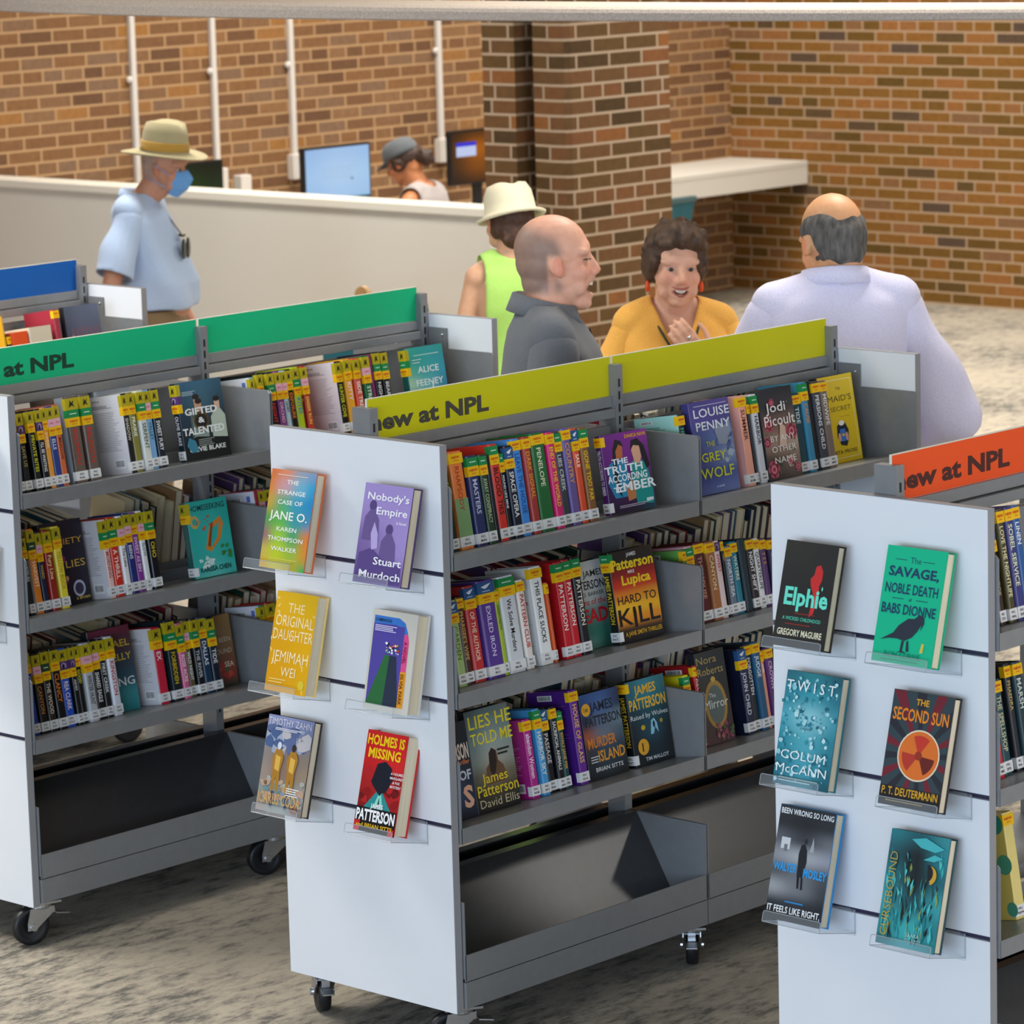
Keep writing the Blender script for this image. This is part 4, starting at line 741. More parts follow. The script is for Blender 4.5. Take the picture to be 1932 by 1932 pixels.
BOOKS = {
 'C1a': [
  ('s', 0.105, 0.126, 0.193, '1c2a1c', 'WATCH OUT', '7cc24a', 'w'),
  ('s', 0.13, 0.176, 0.223, 'e8833a', 'RHAPSODY', 'b8402a', 'yw|green'),
  ('s', 0.18, 0.216, 0.207, '2b3266', 'MASTERS', 'c9d2f0', 'gyw'),
  ('s', 0.219, 0.245, 0.205, '23402f', 'AWAY CONSPIRACY', 'b9c79a', 'gyw'),
  ('s', 0.247, 0.261, 0.201, '12141c', '', 'ffffff', 'n'),
  ('s', 0.262, 0.293, 0.223, 'd8342c', 'BLOOD TIES', '1a1010', 'gyw'),
  ('s', 0.293, 0.309, 0.202, '17161a', 'FOUND LIKE MINE', 'f0f0f0', 'gyw'),
  ('s', 0.31, 0.34, 0.213, '141a2e', 'SPACE OPERA', 'f2f2f2', 'byw'),
  ('s', 0.341, 0.372, 0.225, '3f8fe0', 'LEAVE THE HOUSE', '1d4a9c', 'yw'),
  ('s', 0.375, 0.402, 0.225, 'a83a34', 'DARK SIGNAL', 'e8a030', 'yw'),
  ('s', 0.404, 0.451, 0.229, '1f6b35', 'PENELOPE', 'e6e6c8', 'yw'),
  ('s', 0.453, 0.48, 0.225, 'd8266e', 'END OF THE WORLD', 'f6d020', 'yw'),
  ('s', 0.482, 0.509, 0.223, '3c4048', 'LIES CREEK', 'cfd4d8', 'gyw'),
  ('s', 0.51, 0.541, 0.227, '6a5a9a', 'COUNTRY', 'e8a050', 'yw'),
  ('s', 0.542, 0.566, 0.223, 'e0522e', 'SALE', 'fff2e0', 'byw'),
  ('s', 0.567, 0.596, 0.221, '8a5a30', 'GONE TOO FAR', 'f0d020', 'gyw'),
  ('f', 0.65, 0.793, 0.19, 'ember', '', '', ''),
 ],
 'C1b': [
  ('s', 0.927, 0.953, 0.207, '1c2230', 'HIDDEN', '40c8a0', 'yw|mint'),
  ('f', 0.974, 1.112, 0.227, 'wolf', '', '', ''),
  ('s', 1.146, 1.18, 0.223, 'f0a890', 'SUMMER', '5a3020', 'yw|pink'),
  ('s', 1.181, 1.189, 0.203, '30343c', '', 'e0e0e0', 'yw'),
  ('s', 1.201, 1.229, 0.221, 'd4d6dc', 'HARBOR', '303030', 'gyw'),
  ('f', 1.232, 1.361, 0.227, 'floral', '', '', ''),
  ('s', 1.364, 1.401, 0.202, '14424e', 'TIDE', 'd0e0e0', 'yw'),
  ('s', 1.402, 1.428, 0.227, '3a86a8', 'CAUSE', 'e09040', 'gyw'),
  ('s', 1.43, 1.446, 0.227, '101010', '', 'fff', 'n'),
  ('s', 1.447, 1.478, 0.222, '3a3c46', 'PERSIONS CHILD', 'e6e6e6', 'yw'),
  ('s', 1.479, 1.51, 0.221, '7a6a60', 'MIDWIFE', 'e8e0d8', 'yw'),
  ('f', 1.555, 1.697, 0.224, 'maid', '', '', ''),
 ],
 'C2a': [
  ('s', 0.119, 0.149, 0.199, 'a9c47a', 'GARDEN', '5a7a3a', 'byw'),
  ('s', 0.151, 0.175, 0.203, '4a2a1c', "PHARISEE'S WIFE", 'd8b060', 'yw'),
  ('s', 0.18, 0.217, 0.222, 'c83232', 'OF THE AUTHOR', 'f0d8c0', 'byw'),
  ('s', 0.221, 0.275, 0.227, '5a3a94', 'EXILED IRON', 'd8d0f0', 'byw'),
  ('s', 0.276, 0.292, 0.199, 'a8c030', 'GREENTEETH', '2f5a20', 'yw'),
  ('s', 0.294, 0.348, 0.226, 'd6dade', 'We Solve Murders', '101010', 'gyw'),
  ('s', 0.354, 0.382, 0.209, 'e8e0d8', 'PATTERN CLUB', 'c03028', 'yw'),
  ('s', 0.403, 0.448, 0.231, 'eef0ee', 'THIS PLACE SUCKS', '202020', 'yw|redscript'),
  ('s', 0.449, 0.459, 0.189, 'd85a28', '', 'fff', 'yw'),
  ('s', 0.488, 0.519, 0.229, 'c81c28', 'PATTERSON', 'f4e8e0', 'gyw|red'),
  ('s', 0.521, 0.55, 0.23, 'c81c28', 'PATTERSON', 'f4e8e0', 'gyw'),
  ('s', 0.552, 0.583, 0.231, '1a1a20', 'PATTERSON', 'e8e0d0', 'gyw'),
  ('f', 0.572, 0.714, 0.21, 'dead', '', '', ''),
  ('f', 0.684, 0.833, 0.221, 'kill', '', '', ''),
 ],
 'C2b': [
  ('s', 0.939, 0.954, 0.189, '4a8a3a', '', 'ffffff', 'yw|greenwhite'),
  ('s', 0.957, 0.987, 0.194, 'e0a0a8', 'BLOOM', '802040', 'gyw'),
  ('s', 0.989, 1.028, 0.198, '5a1620', 'THE HOUSE', 'd0a080', 'yw|darkred'),
  ('s', 1.029, 1.063, 0.194, 'a86a3a', 'CANYON', 'f0d8a8', 'yw'),
  ('s', 1.064, 1.087, 0.192, 'e8d0d0', 'SWEET', 'c02838', 'pw'),
  ('s', 1.089, 1.099, 0.191, '18181c', 'STREET', 'e0b040', 'yw'),
  ('s', 1.101, 1.128, 0.173, '6a7888', 'NORTH SEA', 'e0e8f0', 'yw'),
  ('s', 1.129, 1.154, 0.18, '1c7a90', 'WATERS', 'e0e8d0', 'yw'),
  ('s', 1.155, 1.184, 0.181, '16303a', '', 'a0c0c0', 'n'),
  ('s', 1.186, 1.215, 0.179, '2a2226', 'NIGHT SHIFT', 'f0f0f0', 'yw'),
  ('s', 1.216, 1.241, 0.175, 'e4e4e2', 'QUARTERLIFE', '202020', 'yw'),
  ('s', 1.242, 1.265, 0.171, '5a3a6a', 'Y S S', 'd8a040', 'yw'),
  ('s', 1.267, 1.295, 0.167, '30264a', 'CROWNS', 'd8c0a0', 'yw'),
 ],
 'C3a': [
  ('f', 0.122, 0.174, 0.224, 'house', '', '', ''),
  ('f', 0.177, 0.319, 0.24, 'lies', '', '', ''),
  ('s', 0.362, 0.392, 0.187, 'b8268a', 'abandon Women', 'f6e6f2', 'yw|magenta'),
  ('s', 0.399, 0.427, 0.205, '4aa0d8', 'HARBOR SKY', 'f0f0e0', 'gyw|skyblue'),
  ('s', 0.428, 0.456, 0.201, '15161c', 'PASSAGE', 'd0d0d0', 'byw'),
  ('s', 0.458, 0.481, 0.199, '101218', 'SACRIFICIAL ANIMALS', 'e8e8e8', 'yw'),
  ('s', 0.483, 0.503, 0.187, '1a4a4a', 'RIVALS JANE PEK', 'e0b040', 'gyw'),
  ('s', 0.527, 0.56, 0.226, '6a2a94', 'HOUSE OF GLASS', 'e8c060', 'yw|purple'),
  ('f', 0.564, 0.703, 0.207, 'murder', '', '', ''),
  ('f', 0.731, 0.872, 0.208, 'wolves', '', '', ''),
 ],
 'C3b': [
  ('s', 0.944, 0.971, 0.187, 'e8d81e', 'LOUD', '303030', 'gyw|yellow'),
  ('s', 0.982, 1.014, 0.205, 'c0242c', 'REUNION', 'f0e0d0', 'yw|redbar'),
  ('f', 0.997, 1.105, 0.232, 'mirror', '', '', ''),
  ('s', 1.156, 1.189, 0.216, '1c2848', 'JOHN CHILD', 'd8dce8', 'byw|navy'),
  ('s', 1.191, 1.216, 0.221, '20242c', 'FORGOTTEN', 'e0e0e8', 'yw'),
  ('s', 1.217, 1.245, 0.222, '1c5a80', 'JUDGE', 'e0e8f0', 'yw'),
  ('s', 1.246, 1.259, 0.196, 'e09a80', 'HOME', 'fff', 'yw'),
  ('s', 1.26, 1.288, 0.201, '5a2a6a', 'CROWN', 'e0c0e0', 'yw'),
 ],
 'L1a': [
  ('s', 0.088, 0.1, 0.189, '18202a', '', 'c0d0d0', 'ow'),
  ('s', 0.101, 0.124, 0.203, '15171a', 'SAVE US', 'b0a060', 'opyw'),
  ('s', 0.13, 0.153, 0.204, '141614', 'PRIVATE RITES', 'd8d820', 'oyw'),
  ('s', 0.158, 0.179, 0.204, '15151a', "I'LL BE WAITING", 'f0f0f0', 'opyw'),
  ('s', 0.182, 0.199, 0.205, 'f0a030', 'SUNRISE', 'f8e8b0', 'oyw'),
  ('s', 0.201, 0.224, 0.206, '27408c', 'ELLS', 'e0e8f0', 'okyw'),
  ('s', 0.225, 0.245, 0.207, 'd86a3a', 'MEADOW', '402018', 'okyw'),
  ('s', 0.265, 0.305, 0.221, '6a5a50', 'BALDACCI', 'd02820', 'ogyw|glossy'),
  ('s', 0.317, 0.351, 0.22, '6a5a50', 'BALDACCI', 'd02820', 'ogyw'),
  ('s', 0.45, 0.471, 0.207, '1c1a1c', 'SHADOW', 'd8d0c0', 'oyw|whiteback'),
  ('s', 0.472, 0.496, 0.207, '8a8438', 'PRAIRIE', 'f0f0d8', 'oyw'),
  ('s', 0.5, 0.527, 0.208, 'd8dcd4', 'SERPENT', '3a5a4a', 'ogyw'),
  ('s', 0.528, 0.55, 0.207, '7aaede', 'VALLEY', '2a5a2a', 'okyw'),
  ('s', 0.551, 0.578, 0.207, '15202c', 'SWEET FURY', 'f0f0f0', 'ogyw'),
  ('f', 0.648, 0.792, 0.208, 'gifted', '', '', ''),
 ],
 'L1b': [
  ('s', 0.904, 0.921, 0.194, '7ac0c0', '', '303030', 'oyw|whitebar'),
  ('s', 0.929, 0.953, 0.202, '141414', 'CO', 'e0e0e0', 'oyw'),
  ('s', 0.959, 0.986, 0.2, '1c1c20', 'NIGHT', 'e03020', 'ogyw'),
  ('s', 0.989, 1.012, 0.2, '8a3a8a', 'ORCHID', 'f0c0e0', 'okyw'),
  ('s', 1.017, 1.034, 0.199, 'b8d0d8', 'QUIET', '303030', 'okyw'),
  ('s', 1.035, 1.058, 0.2, '181410', 'EXPOSURE', 'f08030', 'oyw'),
  ('s', 1.061, 1.089, 0.203, 'b8d020', 'KITES', '3080c0', 'ogyw'),
  ('s', 1.09, 1.114, 0.202, 'c83c20', 'EMBER RUN', 'f0d060', 'okyw|redgold'),
  ('s', 1.222, 1.25, 0.199, '141616', 'HUNTER COVE', 'd8d820', 'oyw|whiteback'),
  ('s', 1.251, 1.28, 0.202, 'f0a828', 'KITTY', 'f8e0f0', 'oyw'),
  ('s', 1.288, 1.316, 0.2, 'e05a48', 'SIDE TREE', 'f8f0e0', 'oyw'),
  ('s', 1.32, 1.349, 0.203, '1c6a3c', 'STREETS', 'e0f0e0', 'okyw'),
  ('s', 1.351, 1.366, 0.204, '8a2a6a', '', 'f0d0e0', 'n'),
  ('s', 1.367, 1.394, 0.208, '16181c', 'NIGHTS', 'e0e0e0', 'ogyw'),
  ('s', 1.397, 1.424, 0.206, '17181c', 'BEARINGS', 'e0e0e0', 'ogyw'),
  ('f', 1.5, 1.635, 0.201, 'alice', '', '', ''),
 ],
 'L2a': [
  ('s', 0.102, 0.12, 0.201, '20242c', 'PARTELIES', 'e0e0e0', 'oyw'),
  ('s', 0.128, 0.153, 0.217, 'f08828', 'HARVEST', 'fff0d0', 'odyw|cream'),
  ('s', 0.155, 0.174, 0.206, '1c2848', 'WARD', 'd8c060', 'okyw'),
  ('s', 0.177, 0.203, 0.206, 'a02820', 'Fury Line', 'f0e0a0', 'oyw'),
  ('s', 0.211, 0.238, 0.211, 'f0dc40', 'YELLOW BOOK', 'b8a020', 'oyw'),
  ('f', 0.212, 0.354, 0.218, 'variety', '', '', ''),
  ('s', 0.372, 0.395, 0.205, 'f0c8c0', 'MORNING', 'b04848', 'ogyw|whiteback'),
  ('s', 0.397, 0.426, 0.207, 'd8301e', 'A THRILL', 'f8f0e0', 'ogyw'),
  ('s', 0.428, 0.449, 0.206, 'ececea', 'The Lake', '606060', 'okyw'),
  ('s', 0.451, 0.474, 0.21, '203078', 'BIENS', 'f0f0f0', 'okyw'),
  ('s', 0.476, 0.499, 0.208, '8a3a9a', 'SWEET AS SIN', 'f4d8f0', 'oyw'),
  ('s', 0.501, 0.521, 0.209, 'eef0ee', 'SLOW', '607080', 'okyw'),
  ('s', 0.523, 0.551, 0.208, '10141c', 'OHO', 'f0d020', 'ogyw'),
  ('f', 0.675, 0.809, 0.204, 'homeseek', '', '', ''),
 ],
 'L2b': [
  ('s', 0.912, 0.928, 0.202, 'a02840', '', 'fff', 'n|whitebar'),
  ('s', 0.93, 0.953, 0.203, 'c84060', 'LACE', 'fff', 'okyw'),
  ('s', 0.954, 0.978, 0.203, '30204a', 'VELVET', 'f0c0f0', 'opyw'),
  ('s', 0.979, 0.999, 0.204, '405a30', 'FIELDS', 'e0e0c0', 'oyw'),
 ],
 'L3a': [
  ('s', 0.105, 0.124, 0.216, '223a9a', 'CHILD', 'e0e8f0', 'oyw'),
  ('s', 0.127, 0.153, 0.206, '141210', 'CANYON', 'c08030', 'okyw'),
  ('s', 0.156, 0.182, 0.209, '2a241c', 'THE WOOD', 'e0d8c8', 'odyw'),
  ('s', 0.185, 0.214, 0.208, '101010', 'CLANCY', 'f08020', 'oyw'),
  ('s', 0.216, 0.247, 0.204, '2454c0', 'REA CLARK', 'f0e0e0', 'opyw'),
  ('s', 0.249, 0.266, 0.205, '14161a', 'ASHES', 'd8d8d0', 'opyw'),
  ('s', 0.267, 0.286, 0.205, '14140f', 'GOOD', 'e0e020', 'oyw'),
  ('s', 0.288, 0.319, 0.205, 'b8bcc0', 'WINTER HUNT', '303438', 'okyw'),
  ('s', 0.322, 0.349, 0.207, '121214', 'SHARED EAGLE', 'f0f0f0', 'okyw'),
  ('s', 0.351, 0.373, 0.206, '1a1c20', 'FIRST CREEK', 'e8e8e8', 'oyw'),
  ('s', 0.376, 0.404, 0.207, 'd8dce4', 'KINGSTON', 'c02830', 'oyw'),
  ('f', 0.359, 0.501, 0.224, 'hunting', '', '', ''),
  ('s', 0.535, 0.57, 0.203, 'd02440', 'EX', 'f0f0f0', 'oyw|whiteback'),
  ('s', 0.58, 0.616, 0.214, '16262c', 'FORBIDDEN', 'e0c020', 'ogyw|darkteal'),
  ('s', 0.618, 0.643, 0.201, 'd86890', 'ROSE ACRE', 'f8e8f0', 'ogyw'),
  ('s', 0.644, 0.666, 0.205, '6a5a40', 'WILD NIGHT', 'f0f0f0', 'okyw'),
  ('s', 0.668, 0.693, 0.205, '121416', 'THE RIVER', 'd0d0d0', 'ogyw'),
  ('s', 0.696, 0.725, 0.204, '1c3a58', 'DALLAS', 'f0f0f0', 'oyw'),
  ('s', 0.726, 0.755, 0.198, '142030', 'TIDE', 'f0f0f0', 'ogyw'),
  ('f', 0.712, 0.854, 0.194, 'sea', '', '', ''),
 ],
 'L3b': [
  ('s', 0.922, 0.943, 0.199, '1c8a80', '', 'f0f0f0', 'oyw|whitebar'),
  ('s', 0.946, 0.981, 0.202, 'a02428', 'EMBERS', 'f0d0a0', 'oyw'),
 ],
 'R1a': [
  ('s', 0.121, 0.133, 0.229, '2a1218', '', 'c0a0a0', 'n'),
  ('s', 0.134, 0.156, 0.201, '3a2a24', 'STORYBOOK', 'b09878', 'byw'),
  ('s', 0.158, 0.184, 0.23, '4a4420', 'LOVE THE NIGHTLIFE', 'e8e0b0', 'yw'),
  ('s', 0.186, 0.215, 0.23, '3a3a7a', 'SOBEL SERVICE', 'e8e8c0', 'yw'),
  ('s', 0.217, 0.243, 0.23, '2a5a9a', 'LINEN', 'f0f0f0', 'yw'),
 ],
 'R2a': [
  ('s', 0.139, 0.161, 0.171, 'c8283a', 'AMERICA', 'f0f0f8', 'w'),
  ('s', 0.164, 0.193, 0.197, '1c4a50', 'THE SPELLSHOP', 'd0c8a0', 'yw'),
  ('s', 0.208, 0.23, 0.221, '22262c', 'PHAEDRA', 'c8a860', 'yw'),
  ('s', 0.231, 0.264, 0.221, '1c3a44', 'MARSH', 'd0d8d0', 'yw'),
 ],
 'R3a': [
  ('s', 0.169, 0.262, 0.224, 'e0c83a', 'PALM COURT', '207a6a', 'yw|circles'),
 ],
 'B1a': [
  ('s', 1.274, 1.282, 0.225, 'd8a020', '', 'fff', 'n'),
  ('s', 1.287, 1.3, 0.165, '2a2826', '', 'e8d020', 'yw'),
  ('s', 1.301, 1.365, 0.171, 'e0501c', '', 'f0b0b0', 'n|orange'),
  ('s', 1.367, 1.459, 0.179, 'cfc4ae', '', 'fff', 'n'),
  ('s', 1.474, 1.498, 0.223, 'a03040', '', 'f0f0f0', 'yw'),
  ('f', 1.518, 1.653, 0.225, 'lotus', '', '', ''),
 ],
}
BOOKS['R3a'] = [('s', .075, .092, .200, 'e0d41c', '', 'fff', 'n'), ('s', .205, .243, .222, 'e2d080', '', '207a6a', 'yw|circles')]
def put(t, cart, x, y, z, rz, tilt):
    """stand a book on a cart: rz turns it, tilt leans its top towards the cart's middle"""
    M = Matrix.Translation((CARTS[cart][1][0], CARTS[cart][1][1], 0)) @ Matrix.Rotation(CARTS[cart][2], 4, 'Z') @ Matrix.Translation((x, y, z)) @ Matrix.Rotation(-tilt, 4, 'Y') @ Matrix.Rotation(rz, 4, 'Z')
    t.location = M.to_translation(); t.rotation_euler = M.to_euler()
TA = math.atan(TILT)
for key, rows in BOOKS.items():
    cart, lv, bay = key[0], int(key[1]), key[2]
    grp = f"books on the {LEVW[lv]} shelf of the {SIGNW[cart]}"
    backs = [r for r in rows if r[0] == 'f' and r[4] in ('maid', 'dead', 'variety', 'hunting', 'sea')]
    ref = 'from end panel' if bay == 'a' else 'past the divider'
    if cart == 'B': ref = 'from the left'
    prev = -9
    for i, (kind, y0, y1, h, col, txt, tcol, st) in enumerate(rows):
        on = f"{ORD[i]} {ref}, {SIGNW[cart]} {LEVW[lv]} shelf"
        if kind == 'f':
            bk = col in ('maid', 'dead', 'variety', 'hunting', 'sea'); x = .142 if bk else XB[lv] + .002
            th = .030 if h > .2 else .024; wd = (y1 - y0)
            spc = {'ember': '50206a', 'kill': '1c1814', 'wolves': '14181a', 'gifted': '16262e', 'homeseek': '1c5a54', 'alice': '1c5c54', 'wolf': '3c3878'}.get(col, '26282e')
            t = make_book(th, h, wd, spc, {'ember': 'TRUTH ACCORDING TO EMBER', 'gifted': 'OLIVIE BLAKE', 'kill': 'JAMES PATTERSON', 'wolves': 'JAMES PATTERSON'}.get(col, ''), {'kill': 'd8c020', 'wolves': 'e8c020'}.get(col, 'e8e0e8'), {'ember': 'yw', 'gifted': 'opyw', 'homeseek': 'oyw', 'alice': 'ogy', 'kill': 'gyw', 'wolves': 'yw'}.get(col, ''), front=col, label=FACE_LABEL[col] + f", {SIGNW[cart]}", group=grp)
            turn = {'ember': 8, 'wolf': 4, 'gifted': 7, 'homeseek': 6, 'alice': 6, 'kill': 3}.get(col, 0)
            zf = ZL[lv] - (XL - (x - th / 2)) * TILT
            # spine to the left: local +X -> -Y ; its front cover looks out over the shelf lip
            put(t, cart, x - th / 2 - (.0 if not turn else math.sin(R(turn)) * wd * .5), y0, zf + .001, R(-90) - R(turn) * 1, TA)
            continue
        stick, _, art = st.partition('|'); d = {1: .140, 2: .140, 3: .136}[lv]
        a, b = max(y0, prev + .0008), y1
        if b - a < .006: b = a + .006
        ov = [r for r in backs if r[2] > a and r[1] < b + .001]
        x = XB[lv]
        if ov: d = {1: .060, 2: .046, 3: .042}[lv]
        prev = b
        desc = f"{cname(col)} book, {cname(tcol)} lettering" if txt else f"plain {cname(col)} book"
        if art and art in SIDE_WORD: desc = f"{cname(col)} book, {SIDE_WORD[art]} showing"
        t = make_book(b - a - .0016, min(h, .236), d, col, txt, tcol, '' if stick == 'n' else stick, back=art if art in ART else None, label=f"{desc}, {on}", group=grp, two=('7fa870', .12, .52) if art == 'green' else None)
        rn = random.Random(i * 7 + lv); x += rn.uniform(-.005, .004)
        put(t, cart, x, (a + b) / 2, ZL[lv] - (XL - x) * TILT + .0008, 0, TA)
# far-side rows glimpsed through the carts
def far_rows():
    rn = random.Random(5)
    pal = ['e8e4da', '20242c', '7a2030', '2c5a6a', '3c3c40', '8a6a4a', '1c3a30', 'c8b890', '503a6a', '24344c']
    seen = {}
    for cart, lv, ya, n in (('C', 2, .12, 13), ('C', 3, .30, 12), ('L', 2, .10, 14), ('L', 3, .12, 9), ('C', 2, .93, 24), ('C', 3, .95, 20), ('C', 1, .93, 20), ('L', 2, .62, 8), ('L', 3, .42, 14), ('L', 2, .95, 18), ('L', 3, .95, 14), ('C', 3, .70, 5), ('C', 2, .52, 10)):
        y = ya
        for i in range(n):
            th = rn.uniform(.018, .036); h = rn.uniform(.19, .228); c = rn.choice(pal); x = XB[lv]
            k = (cart, lv, ya > .9); seen[k] = seen.get(k, -1) + 1
            t = make_book(th - .0016, h, {1: .140, 2: .140, 3: .136}[lv], c, label=f"{cname(c)} book, {ORD[seen[k]]} on far side, {SIGNW[cart]} {LEVW[lv]} shelf" + (' past divider' if ya > .9 else ''), group=f"far side books, {SIGNW[cart]} {LEVW[lv]} shelf")
            M = Matrix.Translation((CARTS[cart][1][0], CARTS[cart][1][1], 0)) @ Matrix.Rotation(CARTS[cart][2], 4, 'Z') @ Matrix.Translation((-x, y + th / 2, ZL[lv] - (XL - x) * TILT + .0008)) @ Matrix.Rotation(TA, 4, 'Y') @ Matrix.Rotation(math.pi, 4, 'Z')
            t.location = M.to_translation(); t.rotation_euler = M.to_euler(); y += th
far_rows()
# books displayed on clear ledges hooked into the end panels
def ledge(cart, x0, z, label):
    t = tag(empty('display_ledge'), label, 'display ledge', 'clear acrylic ledges on the cart end panels')
    w_ = .150; D = .125; T = R(13); c, s = math.cos(T), math.sin(T)
    # in the leaning frame: floor from back (0) to lip (-D); hook plate up into the groove
    mb = MB(); th = .0028
    P = lambda y, z_: (y * c + z_ * s, -y * s + z_ * c)   # lean
    prof = [P(-.004, 0), P(-D, 0), P(-D, .024)]
    for (a, b) in ((prof[0], prof[1]), (prof[1], prof[2])):
        dx, dz = b[0] - a[0], b[1] - a[1]; L = math.hypot(dx, dz); nx, nz = -dz / L * th, dx / L * th
        mb.prism([a, b, (b[0] - nx, b[1] - nz), (a[0] - nx, a[1] - nz)], 'x', 0, w_)
    t2 = mb.build('ledge_tray', M_ACR, t)
    mb = MB(); mb.prism([(-.001, -.004), (-.001, .052), (-.0035, .052), (-.0035, -.004)], 'x', 0, w_); mb.build('back_plate', M_ACR, t)
    mb = MB()
    mb.prism([(-.0035, .046), (.0062, .046), (.0062, .0512), (.0042, .0512), (.0042, .049), (-.0035, .049)], 'x', w_ - .05, w_ - .018)
    mb.build('hook', M_ACR, t)
    mb = MB(); q0 = P(-D, .0015); q1 = P(-D, .024); b0 = P(-.005, .0015)
    mb.tube([(0, b0[0], b0[1]), (0, q0[0], q0[1]), (0, q1[0], q1[1] - .004), (.004, q1[0], q1[1]), (w_ - .004, q1[0], q1[1]), (w_, q1[0], q1[1] - .004), (w_, q0[0], q0[1]), (w_, b0[0], b0[1])], .0008, 6)
    mb.tube([(w_, -.004, .0), (w_, -.004, .052)], .0007, 6); mb.tube([(0, q0[0], q0[1]), (w_, q0[0], q0[1])], .0008, 6); mb.build('edge_glint', M_ACR_EDGE, t)  # thin added tubes draw the bright edge outlines by colour
    M = Matrix.Translation((CARTS[cart][1][0], CARTS[cart][1][1], 0)) @ Matrix.Rotation(CARTS[cart][2], 4, 'Z') @ Matrix.Translation((x0, 0, z))
    t.location = M.to_translation(); t.rotation_euler = M.to_euler(); return t
def display(cart, art, x0, wd, h, th, row, tilt, spine, label, lx, pcol=None):
    z = GR[row] - .050
    ledge(cart, lx, z, f"clear ledge holding the {label[0]}")
    t = make_book(th, h, wd, spine, front=art, label=label[1], group='books displayed on the white end panels')
    # spine left, cover outwards: turn half round about z, then lean back on the panel
    T = R(13); D = .118
    M = Matrix.Translation((CARTS[cart][1][0], CARTS[cart][1][1], 0)) @ Matrix.Rotation(CARTS[cart][2], 4, 'Z')
    yb = -.004 - D * math.cos(T) + th / 2 + .002; zb = z + D * math.sin(T) + .0012
    T2 = R(tilt)
    M = M @ Matrix.Translation((x0, yb + th * .5, zb - .5 * th * math.sin(T2) + .004)) @ Matrix.Rotation(-T2, 4, 'X') @ Matrix.Rotation(math.pi, 4, 'Z')
    t.location = M.to_translation(); t.rotation_euler = M.to_euler()
DISP = [
    ('C', 'jane', -.218, .147, .228, .030, 0, 14, 'd0683a', ('rainbow coloured novel, lime sign cart', 'rainbow coloured novel with white lettering, top left on the lime sign cart'), -.251),
    ('C', 'nobody', .087, .150, .224, .030, 0, 14, '4c3c6a', ('lilac novel, lime sign cart', 'lilac novel with tinted photo cover, top right on the lime sign cart'), .063),
    ('C', 'original', -.220, .134, .231, .036, 1, 14, 'e8c878', ('golden novel, lime sign cart', 'golden yellow novel with cream hand lettering, middle left on its end panel'), -.251),
    ('C', 'luminous', .100, .141, .226, .040, 1, 12, 'c8c8c8', ('blue violet novel with an animal', 'blue violet novel with a patchwork animal on a green path'), .068),
    ('C', 'icarus', -.262, .152, .224, .026, 2, 15, '24262c', ('grey blue space novel', 'grey blue science fiction novel with two golden armoured figures'), -.257),
    ('C', 'holmes', .054, .127, .230, .045, 2, 15, 'c02028', ('red mystery', 'red mystery with yellow title and black head silhouette'), .050),
    ('R', 'elphie', -.192, .133, .216, .026, 0, 15, '242424', ('black novel with mint title', 'black novel with mint title and red plume on its end panel'), -.205),
    ('R', 'savage', .061, .147, .232, .030, 0, 15, '0aa87c', ('bright green novel with a crow', 'bright green novel with a dark crow on its end panel'), .060),
    ('R', 'twist', -.197, .143, .234, .028, 1, 14, '2c6a78', ('teal water patterned novel', 'teal water patterned novel with white lettering'), -.216),
    ('R', 'second', .075, .149, .231, .026, 1, 15, '2c2a30', ('black novel with an orange disc', 'black novel with a red rayed orange disc on its cover'), .082),
    ('R', 'been', -.224, .145, .237, .030, 2, 15, '2c88c8', ('grey crime novel', 'grey crime novel with a lone figure and blue lettering'), -.215),
    ('R', 'curse', .065, .146, .232, .026, 2, 15, '2a4c54', ('teal fantasy novel with a gold moon', 'teal fantasy novel with a gold crescent moon'), .064),
    ('L', 'edge', .070, .150, .225, .030, 0, 14, 'e0dcd4', ('pale book at the upper left edge of the view', 'pale book on the emerald sign cart end panel, upper one at the left edge'), .060),
    ('L', 'edge', .085, .150, .228, .032, 1, 14, 'e0dcd4', ('pale book at the lower left edge of the view', 'pale book on the emerald sign cart end panel, lower one at the left edge'), .075),
]
for a in DISP: display(*a)

# ------------------------------------------------------------------ people
def V(*a): return Vector(a)
def capsule(mb, a, b, ra, rb, n=14):
    """closed tapered limb from a to b with round ends"""
    a, b = Vector(a), Vector(b); d = b - a; L = d.length or 1e-6; d = d / L; u = d.orthogonal().normalized(); q = d.cross(u)
    prof = [(-ra * math.cos(t), ra * math.sin(t)) for t in (R(12), R(40), R(65), R(90))] + [(L + rb * math.cos(t), rb * math.sin(t)) for t in (R(90), R(65), R(40), R(12))]
    vs = [a + d * t + (u * math.cos(2 * math.pi * k / n) + q * math.sin(2 * math.pi * k / n)) * r for t, r in prof for k in range(n)]
    m = len(prof); fs = [(i * n + k, i * n + (k + 1) % n, (i + 1) * n + (k + 1) % n, (i + 1) * n + k) for i in range(m - 1) for k in range(n)]
    fs += [tuple(range(n - 1, -1, -1)), tuple((m - 1) * n + k for k in range(n))]
    mb.add(vs, fs)
def loft(mb, rings, n=28, caps=True):
    """rings: (cx, cy, z, rx, ry) ellipses stacked into one closed trunk"""
    vs = []
    for cx, cy, z, rx, ry in rings:
        for k in range(n):
            a = 2 * math.pi * k / n; c, s = math.cos(a), math.sin(a); p = 2.35
            vs.append((cx + rx * math.copysign(abs(c) ** (2 / p), c), cy + ry * math.copysign(abs(s) ** (2 / p), s), z))
    m = len(rings); fs = [(i * n + k, i * n + (k + 1) % n, (i + 1) * n + (k + 1) % n, (i + 1) * n + k) for i in range(m - 1) for k in range(n)]
    fs += [tuple(range(n - 1, -1, -1)), tuple((m - 1) * n + k for k in range(n))]
    mb.add(vs, fs)
